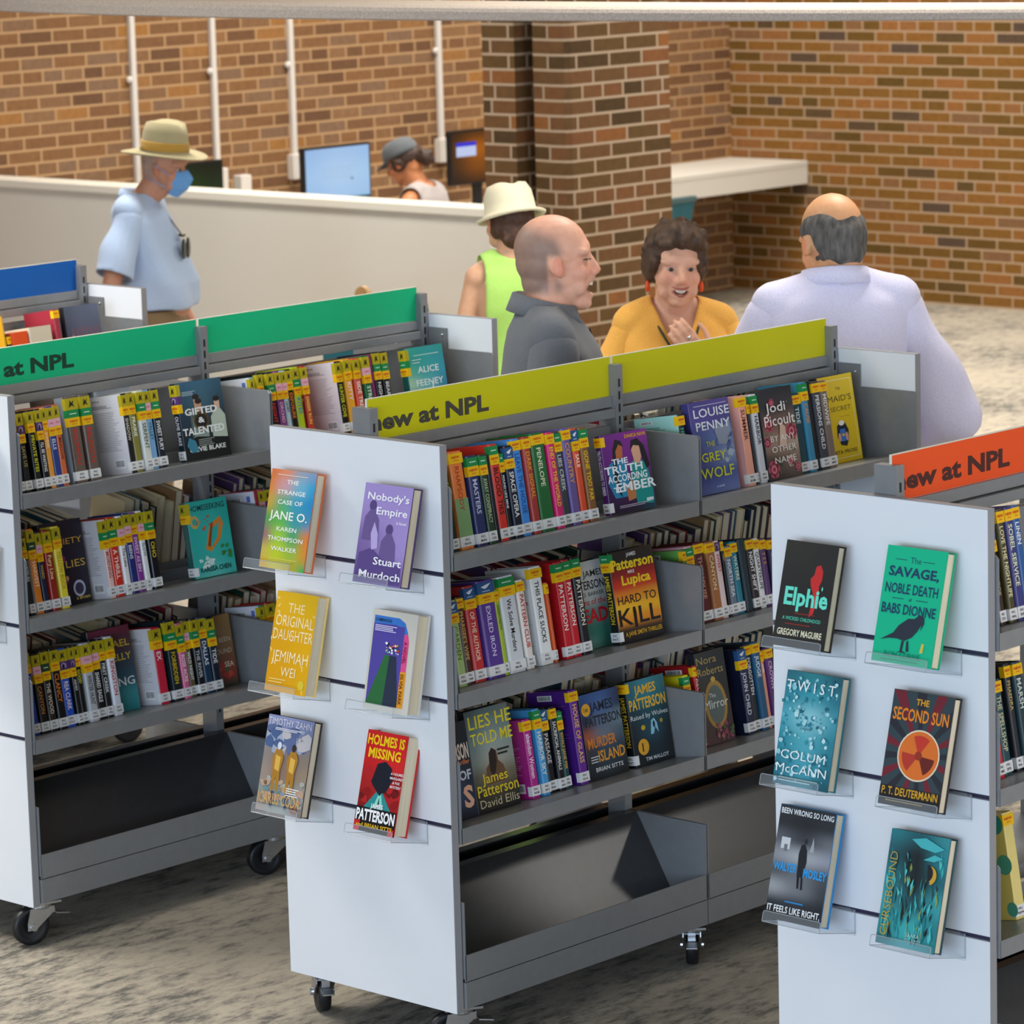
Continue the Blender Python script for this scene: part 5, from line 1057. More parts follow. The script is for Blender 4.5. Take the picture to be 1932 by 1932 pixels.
def union(mb, voxel, smooth=3, factor=.5):
    """fuse overlapping closed pieces into one continuous surface"""
    me = bpy.data.meshes.new('fused'); me.from_pydata(mb.v, [], mb.f); ob = bpy.data.objects.new('fused', me); C.objects.link(ob)
    m = ob.modifiers.new('r', 'REMESH'); m.mode = 'VOXEL'; m.voxel_size = voxel
    if smooth: s = ob.modifiers.new('s', 'SMOOTH'); s.iterations = smooth; s.factor = factor
    out = bpy.data.meshes.new_from_object(ob.evaluated_get(bpy.context.evaluated_depsgraph_get()))
    bpy.data.objects.remove(ob); bpy.data.meshes.remove(me); return out
def place(me, name, m, parent, smooth=True):
    me.materials.clear(); me.materials.append(m); me.polygons.foreach_set('use_smooth', [smooth] * len(me.polygons)); me.name = name
    o = bpy.data.objects.new(name, me); C.objects.link(o); o.parent = parent; return o
def trimmed(me, keep, off=None, rim=6, thick=0.0):
    """keep the faces whose centre passes keep(); even the cut rim, push out by off(), close with a thickness"""
    bm = bmesh.new(); bm.from_mesh(me); bm.normal_update()
    bmesh.ops.delete(bm, geom=[f for f in bm.faces if not keep(f.calc_center_median())], context='FACES')
    bmesh.ops.delete(bm, geom=[v for v in bm.verts if not v.link_faces], context='VERTS')
    # drop small loose islands
    seen = set(); isl = []
    for v in bm.verts:
        if v in seen: continue
        st = [v]; seen.add(v); cur = []
        while st:
            a = st.pop(); cur.append(a)
            for e in a.link_edges:
                b = e.other_vert(a)
                if b not in seen: seen.add(b); st.append(b)
        isl.append(cur)
    if len(isl) > 1:
        big = max(len(c) for c in isl)
        bmesh.ops.delete(bm, geom=[v for c in isl if len(c) < big * .08 for v in c], context='VERTS')
    for _ in range(rim):
        bd = [v for v in bm.verts if v.is_boundary]; new = {}
        for v in bd:
            nb = [e.other_vert(v) for e in v.link_edges if e.is_boundary]
            if len(nb) == 2: new[v] = v.co * .4 + (nb[0].co + nb[1].co) * .3
        for v, c in new.items(): v.co = c
    bm.normal_update()
    if off:
        mv = [(v, v.co + v.normal * off(v.co)) for v in bm.verts]
        for v, c in mv: v.co = c
    if thick:
        bm.normal_update(); bmesh.ops.solidify(bm, geom=bm.faces[:], thickness=thick)
    out = bpy.data.meshes.new('cloth'); bm.to_mesh(out); bm.free(); return out
def skin_mat(name):
    m = printed(name, .48, .35); nt = m.node_tree; b = nt.nodes['Principled BSDF']
    b.inputs['Subsurface Weight'].default_value = .08; b.inputs['Subsurface Radius'].default_value = (.02, .008, .005)
    tc = nt.nodes.new('ShaderNodeTexCoord'); n = nt.nodes.new('ShaderNodeTexNoise'); n.inputs['Scale'].default_value = 60; n.inputs['Detail'].default_value = 5
    hs = nt.nodes.new('ShaderNodeHueSaturation'); mr = nt.nodes.new('ShaderNodeMapRange'); mr.inputs[3].default_value = .88; mr.inputs[4].default_value = 1.12
    a = [q for q in nt.nodes if q.type == 'ATTRIBUTE'][0]
    nt.links.new(tc.outputs['Object'], n.inputs['Vector']); nt.links.new(n.outputs['Fac'], mr.inputs[0]); nt.links.new(mr.outputs[0], hs.inputs['Value'])
    nt.links.new(a.outputs['Color'], hs.inputs['Color']); nt.links.new(hs.outputs[0], b.inputs['Base Color'])
    return m
M_SKIN = skin_mat('skin')
def sst(a, b, x):
    t = max(0, min(1, (x - a) / (b - a))) if a != b else float(x > a); return t * t * (3 - 2 * t)
def cloth_mat(name, c, rough=.85, scale=220):
    return mottle(mat(name, c, rough, spec=.15, **{'Sheen Weight': .15}), scale, .06, bump=.15)
M_EYE = mat('eye_white', 'b4a8a0', .55, spec=.2); M_IRIS = mat('eye_iris', '2a2018', .15); M_TEETH = mat('teeth', 'ece4d4', .3); M_MOUTH = mat('mouth_inside', '5a1c1c', .5); M_LIP = mat('lips', 'b4605a', .4)
HEADZ = 1.618
def head_parts(mb, Mh, jaw=0, ear=1, fat=1.0, nose=1.0, open_=0):
    """skin of a head round its eye-level centre, x forward, all pieces fused later with the body"""
    def E(c, rx, ry, rz, rot=None):
        t = MB(); t.ell((0, 0, 0), rx, ry, rz, 18, 12, rot=rot); mb.add([Mh @ (v0 + Vector(c)) for v0 in map(Vector, t.v)], t.f)
    def K(a, b, ra, rb): capsule(mb, Mh @ Vector(a), Mh @ Vector(b), ra, rb, 12)
    E((-.014, 0, .034), .098, .077, .088); E((-.03, 0, .0), .080, .072, .07)
    E((.022, 0, -.028), .066, .063 * fat, .082); E((.022, 0, -.066 - jaw * .5), .052, .056 * fat, .048); E((.040, 0, -.082 - jaw), .036, .034 * fat, .028)
    E((.058, 0, -.098 - jaw), .022, .022, .018)
    for s in (-1, 1):
        E((.052, s * .040 * fat, -.030), .028, .026, .028); E((.060, s * .034, .024), .024, .030, .013)
        K((.088, s * .006, -.032), (.092, s * .014, -.037), .011, .010)
        E((.050, s * .044 * fat, -.066), .020, .016, .026)
        if ear:
            E((-.008, s * .080, -.004), .019, .009, .033, (R(8) * s, R(-12), R(18) * s)); E((.002, s * .078, -.026), .011, .008, .014)
    E((.064, 0, .030), .026, .052, .030)
    K((.082, 0, .012), (.104 * nose, 0, -.030), .0095, .0135)
    if open_:     # laughing: parted lips with a hollow between
        E((.060, 0, -.103 - jaw), .026, .026, .019); E((.046, 0, -.098 - jaw), .034, .036, .022)
        for s in (-1, 1):
            K((.090, 0, -.054), (.072, s * .026, -.058), .0085, .007); K((.084, 0, -.086 - jaw * .8), (.070, s * .024, -.080 - jaw * .5), .0085, .007); K((.072, s * .026, -.058), (.070, s * .024, -.080 - jaw * .5), .007, .007)
    else:
        E((.072, 0, -.060), .020, .030, .016); E((.070, 0, -.084 - jaw), .016, .024, .010)
    E((-.052, 0, -.050), .045, .055, .05)
def torso_rings(belly=0, w=1.0, bust=0, infl=0):
    i = infl
    return [(0, 0, .80, .085 + i, .13 * w + i), (-.01, 0, .86, .115 + i, .165 * w + i), (-.008 + belly * .25, 0, .94, .118 + belly * .4 + i, .166 * w + i), (.0 + belly * .5, 0, 1.04, .112 + belly * .62 + i, .156 * w + belly * .25 + i), (.004 + belly * .5, 0, 1.12, .112 + belly * .6 + i, .152 * w + belly * .2 + i), (.004 + belly * .2 + bust * .3, 0, 1.22, .114 + belly * .2 + bust * .5 + i, .160 * w + i), (-.002 + bust * .3, 0, 1.31, .112 + bust * .4 + i, .172 * w + i), (-.012, 0, 1.39, .094 + i, .172 * w + i), (-.02, 0, 1.435, .075 + i, .150 * w + i), (-.022, 0, 1.465, .062 + i * .8, .105 * w + i), (-.024, 0, 1.50, .054 + i * .5, .066 + i * .5)]
def hand(mb, wr, d, pn, k=1.0, curl=.25, spread=.10):
    """palm and five fingers from a wrist: d along the hand, pn out of the palm"""
    d = Vector(d).normalized(); pn = Vector(pn); pn = (pn - d * pn.dot(d)).normalized(); s = d.cross(pn); wr = Vector(wr)
    for q in (-.026, -.009, .009, .026): capsule(mb, wr + d * .012 + s * q * .7 * k, wr + d * .082 * k + s * q * k, .013 * k, .0115 * k, 10)
    for q, L in ((-.030, .070), (-.0105, .080), (.0105, .075), (.030, .058)):
        a = wr + d * .085 * k + s * q * k; dd = (d + s * q * spread * 30 * .1).normalized(); r = .0085 * k
        for j, f in enumerate((.45, .32, .23)):
            dd = (dd + pn * curl * (.5 + j * .5)).normalized(); b = a + dd * L * f * k; capsule(mb, a, b, r, r * .93, 10); a = b; r *= .93
    a = wr + d * .020 * k - s * .022 * k; b = a + (d * .6 - s * .75 + pn * .25).normalized() * .042 * k; c = b + (d * .9 - s * .3 + pn * .3).normalized() * .034 * k; e = c + (d + pn * .2).normalized() * .026 * k
    capsule(mb, a, b, .014 * k, .0105 * k, 10); capsule(mb, b, c, .0105 * k, .009 * k, 10); capsule(mb, c, e, .009 * k, .008 * k, 10)
def bezier_line(a, b): return [Vector(a), Vector(b)]
class Person:
    def __init__(p, loc, yaw, H, label, skin, belly=0, w=1.0, bust=0, arms=None, head=(0, 0, 0), jaw=0, fat=1.0, nose=1.0, legs=None, hz=0, voxel=.0075, neck=.0, ear=1, armr=1.0, hair_c=None, scalp=None, hair_k=1.0, mouth=None, open_=0):
        p.root = tag(empty('person', loc, yaw), label, 'person'); p.root.scale = (H / 1.75,) * 3
        p.belly, p.w, p.bust = belly, w, bust
        p.Mh = Matrix.Translation((.012 + neck, 0, HEADZ + hz)) @ Euler((R(head[2]), R(head[1]), R(head[0])), 'XYZ').to_matrix().to_4x4()
        mb = MB(); loft(mb, torso_rings(belly, w, bust)); head_parts(mb, p.Mh, jaw, ear, fat, nose, open_)
        capsule(mb, (-.024, 0, 1.44), p.Mh @ V(-.022, 0, -.045), .060 * (.5 + .5 * fat), .056); capsule(mb, (-.01, 0, 1.46), p.Mh @ V(.012, 0, -.07), .045, .045)
        for s in (-1, 1): capsule(mb, (-.024, s * .05, 1.475), (-.02, s * .155 * w, 1.42), .045, .050)
        S = .178 * w
        p.arms = arms or {}
        for s, k in ((-1, 'r'), (1, 'l')):
            sh = V(-.015, s * S, 1.405); el, wr, hd, pn = p.arms.get(k, (V(-.03, s * (S + .055), 1.11), V(.05, s * (S + .06), .87), V(.12, 0, -1), V(0, -s, 0)))
            el, wr = Vector(el), Vector(wr); p.arms[k] = (sh, el, wr)
            capsule(mb, sh + V(0, -s * .008, -.006), sh.lerp(el, .45), .050 * armr, .048 * armr); capsule(mb, sh.lerp(el, .45), el, .050 * armr, .040 * armr); capsule(mb, el, el.lerp(wr, .35), .041 * armr, .041 * armr); capsule(mb, el.lerp(wr, .35), wr, .041 * armr, .027)
            hand(mb, wr, hd, pn)
        p.legs = legs or {}
        for s, k in ((-1, 'r'), (1, 'l')):
            hp = V(-.005, s * .088, .90); kn, an, toe = p.legs.get(k, (V(.01, s * .095, .49), V(-.03, s * .10, .085), V(.13, s * .115, .035)))
            kn, an, toe = map(Vector, (kn, an, toe)); p.legs[k] = (hp, kn, an, toe)
            capsule(mb, hp, kn, .085, .054); capsule(mb, kn, kn.lerp(an, .35), .052, .055); capsule(mb, kn.lerp(an, .35), an, .055, .036); capsule(mb, an + V(-.03, 0, -.04), toe, .036, .028)
        p.me = union(mb, voxel, 4, .45); p.body = place(p.me, 'body', M_SKIN, p.root)
        base = Vector(hx(skin)[:3]); hc = Vector(hx(hair_c or skin)[:3]); red = Vector((base.x * 1.02, base.y * .72, base.z * .68)); a = p.me.color_attributes.new('Col', 'FLOAT_COLOR', 'POINT'); inv = p.Mh.inverted(); cols = []
        for v in p.me.vertices:
            c = base
            if v.co.z > 1.4:
                q = inv @ v.co
                k = .55 * math.exp(-((abs(q.y) - .045) ** 2 + (q.z + .03) ** 2) / .0006) * (q.x > .03) + .5 * math.exp(-(q.y ** 2 + (q.z + .032) ** 2) / .0003) * (q.x > .08) + (.8 if abs(q.y) > .084 and abs(q.z) < .045 else 0)
                c = c.lerp(red, min(1, k))
                if hair_c: c = c.lerp(hc, hair_k * scalp(q))
                if mouth and q.x > (mouth[3] if len(mouth) > 3 else .060): c = c.lerp(Vector((.09, .012, .012)), sst(1.15, .8, math.hypot(q.y / mouth[1], (q.z - mouth[0]) / mouth[2])))
            cols += [c.x, c.y, c.z, 1]
        a.data.foreach_set('color', cols)
    def H(p, *a): return p.Mh @ V(*a)
    def hl(p, co): return p.Mh.inverted() @ co
    def eyes(p, look=0, brow='4a3a30', sq=1.0):
        for s in (-1, 1):
            mb = MB(); e = MB(); e.ell((.0745, s * .0315, .002), .0125, .0145, .0085 * sq, 14, 10); mb.add([p.Mh @ Vector(v) for v in e.v], e.f, mi=0)
            e = MB(); e.ell((.0845, s * .0315 + look, .002), .004, .0074, .0074 * min(1, sq + .1), 12, 8); mb.add([p.Mh @ Vector(v) for v in e.v], e.f, mi=1)
            mb.build('eye', [M_EYE if sq > .3 else M_IRIS, M_IRIS], p.root, smooth=True)
            mb = MB(); pts = [p.H(.080 - .010 * t * t, s * (.014 + .034 * t), .0225 + .006 * math.sin(t * 2.6)) for t in (0, .25, .5, .75, 1)]
            mb.tube(pts, [.0034, .005, .005, .0042, .0024], 8); mb.build('eyebrow', mat('brow_hair', brow, .8), p.root, smooth=True)
    def smile(p, z=-.068, wd=.026, op=.007, lip=M_LIP, x=.0):
        def arc(zz, k, n=9): return [p.H(.0885 + x - .018 * (t * t), t * wd, zz + k * t * t) for t in [(-1 + 2 * i / (n - 1)) for i in range(n)]]
        mb = MB(); u = arc(z + op * .6, .007); l = arc(z - op, .016); n = len(u)
        mb.add(u + l, [(i, i + 1, n + i + 1, n + i) for i in range(n - 1)]); mb.build('mouth', M_MOUTH, p.root)
        mb = MB(); u2 = [q + p.Mh.to_3x3() @ V(.0012, 0, 0) for q in arc(z + op * .6, .006)]; l2 = [q + p.Mh.to_3x3() @ V(.0012, 0, 0) for q in arc(z - op * .25, .009)]
        mb.add(u2[1:-1] + l2[1:-1], [(i, i + 1, n - 2 + i + 1, n - 2 + i) for i in range(n - 3)]); mb.build('teeth', M_TEETH, p.root)
        mb = MB(); mb.tube(u, [.0015] + [.0032] * (n - 2) + [.0015], 8); mb.tube(l, [.0015] + [.0042] * (n - 2) + [.0015], 8); mb.build('lips', lip, p.root, smooth=True)
    def hair_shell(p, mask, m, thick, name='hair'):
        """short hair: the skin of the scalp region raised, thinning out to nothing at its edge"""
        me = trimmed(p.me, lambda c: c.z > 1.4 and mask(p.hl(c)) > .12, lambda co: thick * mask(p.hl(co)) - .0006, rim=4, thick=0)
        return place(me, name, m, p.root)
    def hair_blobs(p, blobs, m, voxel=.007, name='hair', bumps=.0, seed=1):
        mb = MB(); rn = random.Random(seed)
        for c, r in blobs:
            r = r if isinstance(r, tuple) else (r, r, r); e = MB(); e.ell(c, r[0], r[1], r[2], 14, 10); mb.add([p.Mh @ Vector(v) for v in e.v], e.f)
            for i in range(int(bumps)):
                a, t = rn.random() * 6.28, rn.uniform(-.6, 1.4); q = (c[0] + r[0] * math.cos(t) * math.cos(a), c[1] + r[1] * math.cos(t) * math.sin(a), c[2] + r[2] * math.sin(t)); e = MB(); e.ell(q, .019, .015, .012, 8, 6, rot=(rn.random() * 3, rn.random() * 3, rn.random() * 3)); mb.add([p.Mh @ Vector(v) for v in e.v], e.f)
        return place(union(mb, voxel, 2), name, m, p.root)
    def shirt(p, m, infl=.022, hem=.90, sleeve='short', neck=1.475, vneck=0, name='shirt', tuck=0, seed=1, sl_len=.82, wide=1.0, fold=.005, voxel=.010, shoulder_cut=None, hemfn=None):
        mb = MB(); rings = [r for r in torso_rings(p.belly, p.w, p.bust, infl)]
        if tuck: rings = [(cx, cy, z, rx * (1.0 if z > 1.02 else .97), ry * (1.0 if z > 1.02 else .97)) for cx, cy, z, rx, ry in rings]
        loft(mb, rings)
        for s in (-1, 1): capsule(mb, (-.024, s * .05, 1.475), (-.02, s * .150 * p.w, 1.43), .040 + infl * .5, .052 + infl * .6)
        rn = random.Random(seed); W = [(rn.uniform(8, 30), rn.uniform(8, 30), rn.uniform(6, 22), rn.random() * 6) for _ in range(6)]
        def off(co): return fold * sum(math.sin(a * co.x + b * co.y + c * co.z + d) for a, b, c, d in W) / 2.4
        def keep(c):
            if c.z < (hemfn(c) if hemfn else hem): return False
            if (c.x + .022) ** 2 / .070 ** 2 + c.y ** 2 / .072 ** 2 < 1 and c.z > neck - .05: return False
            if c.z > neck + .035: return False
            if vneck and c.x > .0 and c.z > neck - vneck and abs(c.y) < .066 * (c.z - (neck - vneck)) / vneck: return False
            if sleeve == 'none' and abs(c.y) > .142 * p.w and c.z > 1.25: return False
            return True
        parts = [trimmed(union(mb, voxel, 4), keep, off, rim=8, thick=-.0025)]
        for k in ('r', 'l') if sleeve != 'none' else ():
            sh, el, wr = p.arms[k]; m2 = MB(); q = .0545 + infl * .42; sd = 1 if k == 'r' else -1
            capsule(m2, sh + V(0, .06 * sd, .012), sh + V(0, .012 * sd, -.006), q * .8, q); sh = sh + V(0, .010 * sd, -.012); capsule(m2, sh, el, q, (.046 + infl * .5) * wide)
            if sleeve == 'long': capsule(m2, el, wr, (.046 + infl * .5) * wide, .036 + infl * .4)
            def keep2(c, sh=sh, el=el, wr=wr):
                if sleeve == 'short': return (c - sh).dot(el - sh) / (el - sh).length_squared < sl_len
                return not ((c - el).dot(wr - el) / (wr - el).length_squared > .97 and (c - wr).length < .16)
            parts.append(trimmed(union(m2, voxel * .9, 3), keep2, lambda co: off(co) * .8, rim=8, thick=-.0025))
        bm = bmesh.new()
        for me in parts: bm.from_mesh(me); bpy.data.meshes.remove(me)
        out = bpy.data.meshes.new('cloth'); bm.to_mesh(out); bm.free()
        return place(out, name, m, p.root)
    def trousers(p, m, top=1.0, seated=False, shoes='2a2422'):
        mb = MB(); loft(mb, [(cx, cy, z, rx, ry) for cx, cy, z, rx, ry in torso_rings(p.belly * .8, p.w, 0, .008) if z < 1.1])
        for k in 'rl':
            hp, kn, an, toe = p.legs[k]; capsule(mb, hp, kn, .097, .070); capsule(mb, kn, an, .068, .060)
        me = union(mb, .011, 4)
        place(trimmed(me, lambda c: c.z < top and (c.z > .07 or seated), None, 6, -.003), 'trousers', m, p.root)
        sm = mat('shoe_leather', shoes, .4)
        for k in 'rl':
            hp, kn, an, toe = p.legs[k]; mb = MB(); capsule(mb, an + V(-.035, 0, -.045), toe + V(.02, 0, .006), .046, .042); capsule(mb, an + V(-.01, 0, 0), an + V(-.01, 0, -.04), .044, .046)
            q = union(mb, .008, 2); z0 = min(an.z, toe.z) - .085
            for v in q.vertices: v.co.z = max(v.co.z, .002 if not seated else .002)
            place(q, 'shoe', sm, p.root)
    def collar(p, m, h=.042, r=(.072, .078), z=1.455, x=-.022, gap=35, flare=.022, back=.012):
        mb = MB(); n = 26; vs = []
        for i in range(n + 1):
            a = R(gap + (360 - 2 * gap) * i / n); c, s = math.cos(a), math.sin(a); zz = z - .02 * max(0, c) + back * max(0, -c)
            vs += [(x + r[0] * c, r[1] * s, zz - .012), (x + r[0] * .93 * c, r[1] * .93 * s, zz + h), (x + (r[0] + flare * .3) * c, (r[1] + flare * .3) * s, zz + h - .002), (x + (r[0] + flare) * c, (r[1] + flare) * s, zz - .002)]
        fs = [(i * 4 + j, i * 4 + j + 1, (i + 1) * 4 + j + 1, (i + 1) * 4 + j) for i in range(n) for j in range(3)]
        mb.add(vs, fs); o = mb.build('collar', m, p.root, smooth=True)
        sd = o.modifiers.new('thickness', 'SOLIDIFY'); sd.thickness = .003; return o
def hat_lathe(p, prof, m, name, M, wave=0, pinch=0, n=40, parent=None):
    mb = MB(); vs = []
    for r, z in prof:
        for k in range(n):
            a = 2 * math.pi * k / n; x, y = r * 1.12 * math.cos(a), r * math.cos(0) * math.sin(a); zz = z
            if r > .105: zz += wave * (math.sin(a) ** 2) * (r - .1) * 6
            if pinch and z > .085: zz -= pinch * math.exp(-((y / .03) ** 2)) * (1 if abs(x) < .09 else .5)
            vs.append(M @ V(x, y, zz))
    m_ = len(prof); fs = [(i * n + k, i * n + (k + 1) % n, (i + 1) * n + (k + 1) % n, (i + 1) * n + k) for i in range(m_ - 1) for k in range(n)] + [tuple((m_ - 1) * n + k for k in range(n))]
    mb.add(vs, fs); o = mb.build(name, m, parent or p.root, smooth=True); s = o.modifiers.new('thickness', 'SOLIDIFY'); s.thickness = .003
    return o

# 1 masked man in a blue shirt and sun hat, left of the half wall
p = Person((-5.372, 4.133, 0), R(30), 1.625, 'person in blue shirt, wide tan hat and face mask before the half wall', 'c08a70', belly=.07, w=1.06, arms={'r': (V(-.06, -.30, 1.14), V(.02, -.33, .90), V(.2, .05, -1), V(0, 1, 0)), 'l': (V(-.03, .27, 1.14), V(.10, .29, .90), V(.2, 0, -1), V(0, -1, 0))}, head=(-8, 10, 0), neck=.095, hair_c='a09890', hair_k=.6, scalp=lambda q: sst(.0, -.04, q.x) * sst(-.07, -.03, q.z))
p.eyes(0, '8a8078', .8)
mb_ = cloth_mat('light_blue_cotton', 'b2c6e4')
p.shirt(mb_, infl=.030, hem=1.0, sleeve='short', sl_len=.86, wide=1.45, seed=3, fold=.008, hemfn=lambda c: 1.045 - .03 * (c.x > .05))
p.collar(mb_, z=1.480, h=.036, gap=28)
p.trousers(cloth_mat('brown_twill', '8a7458'), top=1.05)
mb = MB(); loft(mb, [(p.belly * .36, 0, 1.005, .118 + p.belly * .46 + .014, .166 * p.w + .014), (p.belly * .42, 0, 1.045, .114 + p.belly * .52 + .014, .162 * p.w + .016)]); mb.build('belt', mat('brown_leather', '3a2c24', .5), p.root, smooth=False)
mb = MB()
vs = [p.H(.0635 - .02 * (abs(t) > .9), .058 * t, -.004 - .012 * abs(t)) for t in (-1, -.5, 0, .5, 1)] + [p.H(*q) for q in ((.066, -.055, -.035), (.115, -.026, -.022), (.136, 0, -.030), (.115, .026, -.022), (.066, .055, -.035), (.060, -.050, -.072), (.100, -.026, -.078), (.118, 0, -.076), (.100, .026, -.078), (.060, .050, -.072), (.045, -.036, -.108), (.068, -.018, -.118), (.074, 0, -.120), (.068, .018, -.118), (.045, .036, -.108))]
vs[2] = p.H(.106, 0, .004); vs[1] = p.H(.090, -.026, -.004); vs[3] = p.H(.090, .026, -.004)
mb.add(vs, [(i * 5 + j, i * 5 + j + 1, (i + 1) * 5 + j + 1, (i + 1) * 5 + j) for i in range(3) for j in range(4)]); o = mb.build('face_mask', cloth_mat('blue_mask_fabric', '6a9fd8', .8), p.root, smooth=False); s = o.modifiers.new('thickness', 'SOLIDIFY'); s.thickness = .002
mb = MB()
for s in (-1, 1):
    mb.tube([p.H(.062, s * .056, -.030), p.H(.03, s * .074, -.010), p.H(-.012, s * .090, .016)], .0022, 6); mb.tube([p.H(.055, s * .050, -.08), p.H(.01, s * .072, -.066), p.H(-.06, s * .060, -.05)], .0022, 6)
mb.build('mask_strap', cloth_mat('strap_elastic', '8aa4d4'), p.root, smooth=True)
Mhat = p.Mh @ Matrix.Translation((-.012, 0, .052)) @ Matrix.Rotation(R(-4), 4, 'Y')
M_STRAW = cloth_mat('tan_canvas', 'a49a78', .9, 300)
h = hat_lathe(p, [(.172, .0), (.155, -.004), (.13, -.002), (.098, .012), (.093, .05), (.088, .10), (.078, .140), (.06, .148), (.03, .146), (.002, .144)], M_STRAW, 'sun_hat', Mhat, wave=.035, pinch=.02)
mb = MB(); mb.lathe([(.0985, .022), (.0975, .030), (.0955, .056), (.0935, .060), (.0915, .04)], 40, M=Mhat @ Matrix.Diagonal((1.125, 1.01, 1, 1))); mb.build('hat_band', cloth_mat('ochre_band', 'a8843c'), h, smooth=True)
mb = MB(); c0 = V(.165 + .018, .0, 1.30)
mb.tube([V(.09, .0, 1.43), V(.135, -.004, 1.37), V(.168, -.006, 1.325)], .003, 6); mb.tube([V(.166, -.03, 1.325), V(.172, .0, 1.318), V(.170, .03, 1.318)], .006, 8)
for y in (-.036, .026):
    e = MB(); e.ell((0, 0, 0), .006, .028, .046, 12, 8); mb.add([V(.186, y, 1.265) + Vector(q) for q in e.v], e.f)
mb.build('hanging_sunglasses', mat('dark_lens', '1c2420', .15), p.root, smooth=True)

# 2 laughing man in profile
p = Person((-.685, 1.435, 0), R(46), 1.775, 'person with a shaved balding head laughing in profile, charcoal polo shirt', 'e2aa90', belly=.02, w=1.02, head=(0, -2, 0), jaw=.013, fat=1.0, nose=.975, voxel=.0055, open_=1, mouth=(-.076, .034, .0125, .046), hair_c='7c6a60', hair_k=.8, scalp=lambda q: sst(.030, -.005, q.x + .35 * max(0, q.z - .02)) * sst(-.095, -.06, q.z) * sst(.098, .045, q.z - .5 * max(0, -q.x - .02)) * (1 - sst(-.035, -.025, q.x) * sst(.03, .01, q.z) * sst(.05, .06, abs(q.y))), arms={'r': (V(-.05, -.26, 1.12), V(.06, -.27, .88), V(.2, 0, -1), V(0, 1, 0)), 'l': (V(-.03, .25, 1.12), V(.10, .25, .90), V(.2, 0, -1), V(0, -1, 0))})
p.eyes(0, '9a7a68', .22)
mb = MB(); u = [p.H(.0915 - .016 * t * t, t * .022, -.0605 + .002 * t * t) for t in (-1, -.5, 0, .5, 1)]; l = [p.H(.0895 - .016 * t * t, t * .021, -.0705 + .005 * t * t) for t in (-1, -.5, 0, .5, 1)]
mb.add(u + l, [(i, i + 1, 6 + i, 5 + i) for i in range(4)]); mb.build('teeth', M_TEETH, p.root)
mp = cloth_mat('charcoal_pique', '6c6f74')
p.shirt(mp, infl=.026, hem=.90, sleeve='short', sl_len=.8, wide=1.25, seed=5, fold=.006)
p.collar(mp, z=1.478, h=.044, r=(.078, .080), gap=24, flare=.026, back=.018)
p.trousers(cloth_mat('dark_denim', '2c3444'), top=.95)
mb = MB(); mb.box((-.001, -.016, 1.28), (.002, .016, 1.44), M=Matrix.Translation((.112, 0, 0)) @ Matrix.Translation((0, 0, 1.36)) @ Matrix.Rotation(R(-14), 4, 'Y') @ Matrix.Translation((0, 0, -1.36))); mb.build('placket', mat('black_placket', '1c1e22', .7), p.root)

# 3 smiling woman in yellow
p = Person((-1.072, 2.385, 0), R(-42), 1.635, 'smiling person with short brown hair, yellow orange top, hand raised to the chest', 'e8b498', belly=.03, w=.90, bust=.05, head=(6, 2, -3), jaw=-.002, fat=1.06, voxel=.0055,
    open_=1, mouth=(-.069, .027, .007), arms={'l': (V(.09, .27, 1.17), V(.190, .065, 1.335), V(-.04, -.62, .80), V(-.95, -.1, .1)), 'r': (V(.02, -.27, 1.13), V(.16, -.16, 1.04), V(.2, .9, .1), V(-.9, 0, -.1))}, neck=.01)
p.eyes(-.002, '3a2a20', .72)
mb = MB(); u = [p.H(.0925 - .017 * t * t, t * .024, -.0615 + .004 * t * t) for t in (-1, -.5, 0, .5, 1)]; l = [p.H(.0905 - .017 * t * t, t * .022, -.0715 + .008 * t * t) for t in (-1, -.5, 0, .5, 1)]
mb.add(u + l, [(i, i + 1, 6 + i, 5 + i) for i in range(4)]); mb.build('teeth', M_TEETH, p.root)
mb = MB()
for a, b in ((-.0575, .006), (-.0815, .020)): mb.tube([p.H(.0985 + (.0 if a > -.07 else -.006) - .022 * t * t, t * .029, a + b * t * t) for t in (-1, -.6, -.2, .2, .6, 1)], [.001, .0026, .0034, .0034, .0026, .001], 8)
mb.build('lips', M_LIP, p.root, smooth=True)
M_BRH = mottle(mat('brown_hair', '4c382a', .6, spec=.4), 60, .35, bump=.3, stretch=(1, 1, .4))
p.hair_blobs([((-.030, 0, .060), (.104, .094, .082)), ((.030, 0, .100), (.062, .080, .040)), ((-.055, 0, .0), (.078, .092, .075)), ((-.005, .072, .025), (.045, .028, .060)), ((-.005, -.072, .025), (.045, .028, .060)), ((.058, .045, .082), (.028, .036, .022)), ((.058, -.040, .085), (.028, .036, .022)), ((-.015, .078, -.02), (.030, .018, .035)), ((-.015, -.078, -.02), (.030, .018, .035))], M_BRH, .0065, bumps=16, seed=4)
my = cloth_mat('yellow_orange_jersey', 'f4b656')
p.shirt(my, infl=.026, hem=.80, sleeve='long', vneck=.16, seed=8, fold=.007, wide=1.35, neck=1.485)
p.trousers(cloth_mat('dark_slacks', '26262c'), top=.95)
M_OR = mat('orange_bead', 'e0541c', .3)
for s in (-1, 1):
    mb = MB(); e = MB(); e.ell((0, 0, 0), .008, .008, .018, 12, 8); mb.add([p.H(.0, s * .086, -.062) + Vector(q) for q in e.v], e.f); mb.tube([p.H(.0, s * .084, -.034), p.H(.0, s * .086, -.05)], .0015, 6); mb.build('earring', M_OR, p.root, smooth=True)
